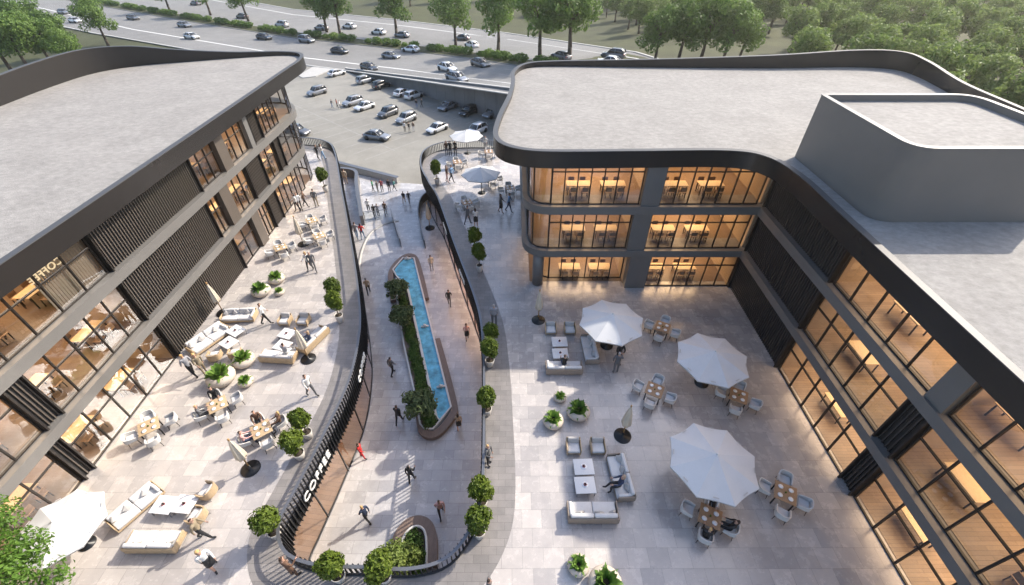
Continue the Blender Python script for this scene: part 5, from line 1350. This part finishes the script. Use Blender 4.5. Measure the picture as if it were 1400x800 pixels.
PM = dict(
 stand=person_mesh('person', leg=((2, 2), (-3, 0)), arm=((3, 12), (-2, 14))), stand2=person_mesh('person', leg=((6, 8), (-4, 0)), arm=((15, 95), (5, 10)), armout=14),
 talk=person_mesh('person', leg=((0, 0), (4, 4)), arm=((20, 85), (18, 80)), fold=True, armout=12), walk=person_mesh('person', leg=((17, 5), (-15, 16)), arm=((-16, 12), (18, 20)), lean=3),
 walk2=person_mesh('person', leg=((-13, 20), (15, 4)), arm=((16, 25), (-12, 15)), lean=3), lady=person_mesh('person', leg=((11, 4), (-12, 14)), arm=((-14, 10), (16, 30)), skirt=True, hair=True),
 lady2=person_mesh('person', leg=((2, 2), (-2, 0)), arm=((5, 15), (18, 70)), skirt=True, hair=True), girl=person_mesh('person', leg=((12, 5), (-11, 10)), arm=((12, 60), (-10, 10)), hair=True),
 sit=person_mesh('person', leg=((84, 84), (80, 78)), arm=((35, 50), (30, 55)), sit=True, lean=2), sit2=person_mesh('person', leg=((86, 60), (82, 88)), arm=((25, 60), (45, 40)), sit=True, hair=True, lean=-8))
BK, NV, GY, LG, WH, TN, BE, RD, BL, BR, KH, PK_ = (.014, .014, .016), (.03, .045, .09), (.12, .12, .125), (.30, .30, .32), (.70, .69, .67), (.42, .30, .20), (.50, .43, .34), (.55, .03, .03), (.22, .36, .55), (.12, .065, .04), (.26, .21, .14), (.55, .33, .30)
BLD, BRN = (.50, .33, .14), (.045, .025, .015); GRH = (.35, .34, .33)
pused = set()
def put_p(pose, loc, facing, top, bot, hair_, lab, grp=None, sc=1.08, skin='skin', shoe=BK):
    t = PM[pose]
    if pose in pused: o = t.copy(); COL.objects.link(o)
    else: o = t; pused.add(pose)
    o.location = loc; o.rotation_euler = (0, 0, facing); o.scale = (sc, sc, sc)
    for i, m_ in ((0, M[skin]), (1, cm(hair_, .8)), (2, cm(top, .8)), (3, cm(bot, .8)), (4, cm(shoe, .6))):
        if i < len(o.material_slots): o.material_slots[i].link = 'OBJECT'; o.material_slots[i].material = m_
    for i in range(5, len(o.material_slots)): o.material_slots[i].link = 'OBJECT'; o.material_slots[i].material = o.data.materials[i]
    return tag(o, lab, 'person', grp)
TZ, PZ = .012, LOT + .004
# foot pixel, level, pose, facing degrees (0 looks to the camera), top, trousers, hair, size, label
PP = [
 (591, 371, PZ, 'stand', 200, BE, LG, BRN, 1.1, 'person in beige top and pale trousers walking right of the pool head'), (615, 418, PZ, 'walk2', 180, BK, GY, BRN, 1.05, 'person in black shirt walking on the warm lit stretch of the plaza'),
 (639, 464, PZ, 'lady', 15, PK_, BK, BRN, 1.0, 'woman in pink top and black skirt close to the right fascia'), (505, 402, PZ, 'walk', 200, TN, BK, BK, 1.05, 'person in tan top walking along the left rim'),
 (503, 480, PZ, 'walk', 205, TN, GY, BK, 1.05, 'person with bare shoulders and dark hair walking below the left rim bend'), (538, 512, PZ, 'walk2', 150, GY, BK, BK, 1.1, 'man in grey shirt striding left of the pool hedge'),
 (547, 578, PZ, 'walk', 170, BK, BK, BRN, 1.1, 'person dressed all in black beside the near pool tree'), (628, 586, PZ, 'lady', 190, TN, BK, BRN, .95, 'woman in tan top stepping past the end of the bench'),
 (497, 626, PZ, 'girl', 90, RD, RD, BRN, .95, 'person in bright red beside the wooden shop floor'), (564, 658, PZ, 'girl', 175, BK, BK, BK, 1.05, 'woman in black walking alone in the middle of the near plaza'),
 (604, 704, PZ, 'walk', 20, PK_, BK, BRN, 1.1, 'person in pink shirt and black trousers above the arched bed'), (504, 712, PZ, 'walk', -120, NV, BK, BLD, 1.05, 'blond person in dark jacket crossing the sun patch with long shadow'),
 (489, 326, PZ, 'walk2', 185, LG, (.12, .2, .32), BRN, 1.15, 'man in grey top and jeans walking beside the woman in red'), (497, 327, PZ, 'girl', 175, RD, (.12, .2, .32), BRN, 1.1, 'woman in red jacket walking beside the man in jeans'),
 (474, 252, PZ, 'stand', 180, BE, TN, BRN, 1.2, 'person in beige standing in the stairwell entrance'),
 (511, 262, PZ, 'girl', 90, (.05, .25, .12), BK, BRN, .9, 'person in green in the far group before the parking lot'), (517, 262, PZ, 'stand', 60, GY, GY, BK, .85, 'person in grey, second of the far group before the parking lot'), (523, 262, PZ, 'stand2', 0, (.25, .03, .04), BK, BK, .95, 'person in dark red, middle of the far group'),
 (533, 262, PZ, 'stand', 10, BK, BK, BK, .95, 'person in black suit, fourth of the far group'), (540, 261, PZ, 'walk', 100, (.12, .3, .28), GY, BRN, .9, 'person in teal at the right end of the far group'),
 (553, 278, PZ, 'walk', 180, BK, TN, BRN, .9, 'left one of the dark couple on the white paving'), (560, 278, PZ, 'walk2', 180, BK, GY, BRN, .9, 'right one of the dark couple on the white paving'),
 (505, 290, PZ, 'stand2', 200, WH, BK, BRN, 1.0, 'person in white shirt at the left end of the glass railing'), (513, 297, PZ, 'stand', 190, BK, GY, BK, .95, 'person in black at the glass railing, second from left'), (518, 296, PZ, 'talk', 170, LG, BK, BRN, .95, 'person in light grey leaning on the glass railing'), (528, 294, PZ, 'stand', 180, BR, GY, BRN, 1.0, 'person in brown jacket at the right end of the glass railing'),
 # parking lot
 (455, 148, LOT, 'walk', 80, GY, (.15, .22, .35), BRN, .9, 'person in grey left of the pair between parked cars'), (462, 148, LOT, 'girl', 90, (.25, .06, .04), BK, BRN, .9, 'person in rust top right of the pair between parked cars'), (466, 149, LOT, 'stand', 90, WH, GY, BRN, .85, 'person in white just behind the rust dressed one'),
 (570, 148, LOT, 'stand', 0, BK, (.15, .22, .35), BRN, .9, 'person in black and jeans behind the touching white cars'), (577, 147, LOT, 'walk', 90, BK, BK, BRN, .9, 'person in black walking away from the touching white cars'),
 (554, 180, LOT, 'stand', 10, WH, BK, BRN, .9, 'person in white, left of the trio by the silver suv'), (560, 181, LOT, 'stand2', 20, BK, BE, BRN, .9, 'person in black, middle of the trio by the silver suv'), (566, 180, LOT, 'stand', 0, BR, WH, BRN, .9, 'person in brown, right of the trio by the silver suv'),
 # right terrace far end
 (611, 213, TZ, 'stand', 20, BR, GY, BRN, 1.05, 'person in brown, left of the three men at the round end'), (616, 213, TZ, 'stand2', 0, BK, BK, BK, 1.05, 'man in black suit, middle of the three at the round end'), (623, 213, TZ, 'stand', -20, BK, BK, BK, 1.08, 'man in black suit, right of the three at the round end'),
 (612, 250, TZ, 'girl', 70, BR, PK_, BRN, 1.12, 'woman with long hair beside the man in light blue near the topiary'), (618, 249, TZ, 'walk', 80, BL, BK, BRN, 1.15, 'man in light blue shirt near the far topiary'),
 (685, 291, TZ, 'lady', 80, GY, BK, BRN, 1.15, 'woman in grey dress walking with the blue shirted man'), (696, 290, TZ, 'walk', 85, BL, NV, BRN, 1.2, 'man in blue shirt striding close to the building corner'),
 (640, 307, TZ, 'walk', 140, GY, GY, BRN, 1.15, 'man in grey suit walking by the near walkway table'), (651, 310, TZ, 'lady2', 180, WH, BK, BRN, 1.1, 'woman in white top and black skirt by the near walkway table'),
 (664, 205, TZ, 'stand', 0, WH, LG, BRN, 1.0, 'person in white at the farthest table of the round end'),
 # right terrace
 (676, 446, TZ, 'stand', 180, LG, GY, GRH, 1.18, 'grey haired man standing on the right border strip behind the topiary pair'), (668, 634, TZ, 'stand2', 60, GY, BK, BLD, 1.05, 'blond person leaning back near the sunny rail on the border strip'),
 (844, 497, TZ, 'talk', 5, BK, BK, TN, 1.1, 'bald man in black suit facing the camera below the far parasol'), (841, 510, TZ, 'stand2', 175, GY, GY, GRH, 1.1, 'grey haired man in grey suit with his back to the camera'), (670, 812, TZ, 'stand', 90, GY, BK, BRN, 1.0, 'person cut by the bottom edge between the two topiary pairs'),
 # left terrace
 (428, 541, TZ, 'walk2', 60, WH, GY, BRN, 1.15, 'man in white shirt and grey trousers walking alone below the closed parasol'), (268, 514, TZ, 'walk', -110, LG, BK, BLD, 1.15, 'blond man in light grey striding by the planters'), (283, 512, TZ, 'girl', 60, KH, KH, BLD, 1.1, 'woman in khaki coat beside the striding blond man'),
 (366, 443, TZ, 'walk', 120, WH, BK, BRN, 1.12, 'man in white shirt and black trousers between the two lounges'), (425, 370, TZ, 'girl', -20, WH, BK, BLD, 1.05, 'person in white left of the couple before the louvres'), (431, 371, TZ, 'walk2', 20, GY, GY, GRH, 1.15, 'man in grey suit right of the couple before the louvres'),
 (408, 289, TZ, 'girl', -40, WH, BK, BK, 1.1, 'woman with white blouse by the far glazing'), (412, 288, TZ, 'stand2', 30, WH, BK, BRN, 1.1, 'person with white shirt close to the woman by the far glazing'), (419, 283, TZ, 'walk', 100, BR, BK, BRN, 1.0, 'person in brown leaving along the far glazing'),
 (434, 283, TZ, 'stand', 190, GY, KH, BRN, 1.12, 'man in grey top standing near the left border strip'), (436, 218, TZ, 'walk', 60, BK, GY, BK, 1.05, 'person in black, left of the couple at the far left corner'), (443, 218, TZ, 'girl', 120, WH, BL, BRN, 1.05, 'person in white and blue, right of the couple at the far left corner'),
 (284, 735, TZ, 'walk', 110, KH, BK, BRN, 1.12, 'person in brown and black striding in front of the foreground sofa'), (296, 776, TZ, 'lady', 60, WH, BK, BLD, 1.08, 'blond woman in white top and black skirt near the bottom left'), (404, 786, TZ, 'stand2', 150, BR, BR, BRN, 1.12, 'man in brown suit at the lower left bend of the rail'),
]
for x, y, z, pose, fc, tp, bt, hr, sc, lab in PP:
    p = P(x, y, z); put_p(pose, p, R(fc), tp, bt, hr, lab, None, sc)
# seated at tables: (table index, seat index)
for ti, si, tp, bt, hr, pose, lab in ((3, 3, BK, BK, BRN, 'sit2', 'seated woman in black at the left corner of the occupied right table'), (3, 0, WH, BK, BK, 'sit', 'seated man in white shirt half under the nearest big parasol'), (3, 2, BK, BK, BLD, 'sit', 'seated blond person in black with back to the camera'),
        (6, 0, BK, BK, BK, 'sit', 'seated person in black at the table below the middle planters'), (6, 1, GY, BK, BLD, 'sit', 'seated person in grey leaning to the table below the middle planters'),
        (7, 0, BR, BK, BRN, 'sit', 'seated person in brown at the far side of the left occupied table'), (7, 3, BR, GY, BLD, 'sit2', 'seated blond person in brown at the left occupied table'), (7, 1, PK_, NV, BRN, 'sit', 'seated person in pink and navy at the left occupied table')):
    c, a = DSW[ti]; b = a + si * math.pi / 2; q = c + Vector((-math.sin(b), math.cos(b), 0)) * .93
    put_p(pose, (q.x, q.y, .012), b, tp, bt, hr, lab, None, 1.0)
for x, y, fc, pose, tp, bt, hr, lab in ((771, 500, 180, 'sit', BK, NV, BRN, 'seated person in black on the far right sofa seen from behind'), (846, 664, -86, 'sit2', NV, BK, TN, 'person in navy reclining on the sofa near the sunlight edge'), (424, 466, -112, 'sit2', NV, (.15, .2, .3), TN, 'person in navy on the oak sofa at the left rim'), (392, 484, 176, 'sit', LG, WH, BRN, 'person in pale clothes on the sofa behind the closed parasol')):
    p = P(x, y, .45); put_p(pose, (p.x, p.y, .03), R(fc), tp, bt, hr, lab, None, 1.0)
bpy.context.view_layer.update()
# anything still standing at the origin was never placed: take it away
def drop(o):
    for c in list(o.children): drop(c)
    bpy.data.objects.remove(o)
for t in TR + TM + TPV + [BW, CH, TB_, TBL, PS, AC, TC, SF, SFT, CT, CN, OU, CU, RT, RC] + list(CARS.values()):
    if t.name not in used: drop(t)
for k, t in PM.items():
    if k not in pused: drop(t)
print('objects', len(bpy.data.objects))
# ================================================================ air
def haze_box(density):
    hz = bpy.data.materials.new('haze'); hz.use_nodes = True; n = hz.node_tree; n.nodes.remove(n.nodes['Principled BSDF'])
    v = n.nodes.new('ShaderNodeVolumePrincipled'); v.inputs['Color'].default_value = (.97, .93, .84, 1); v.inputs['Density'].default_value = density; v.inputs['Anisotropy'].default_value = .72
    n.links.new(v.outputs[0], n.nodes['Material Output'].inputs['Volume'])
    o = mk(hz).box((0, 690, 8.7), (1900, 1700, 28.6)).build('haze'); tag(o, 'pale warm haze hanging over the far wood and the highway', 'haze', kind='stuff')
haze_box(.00045)
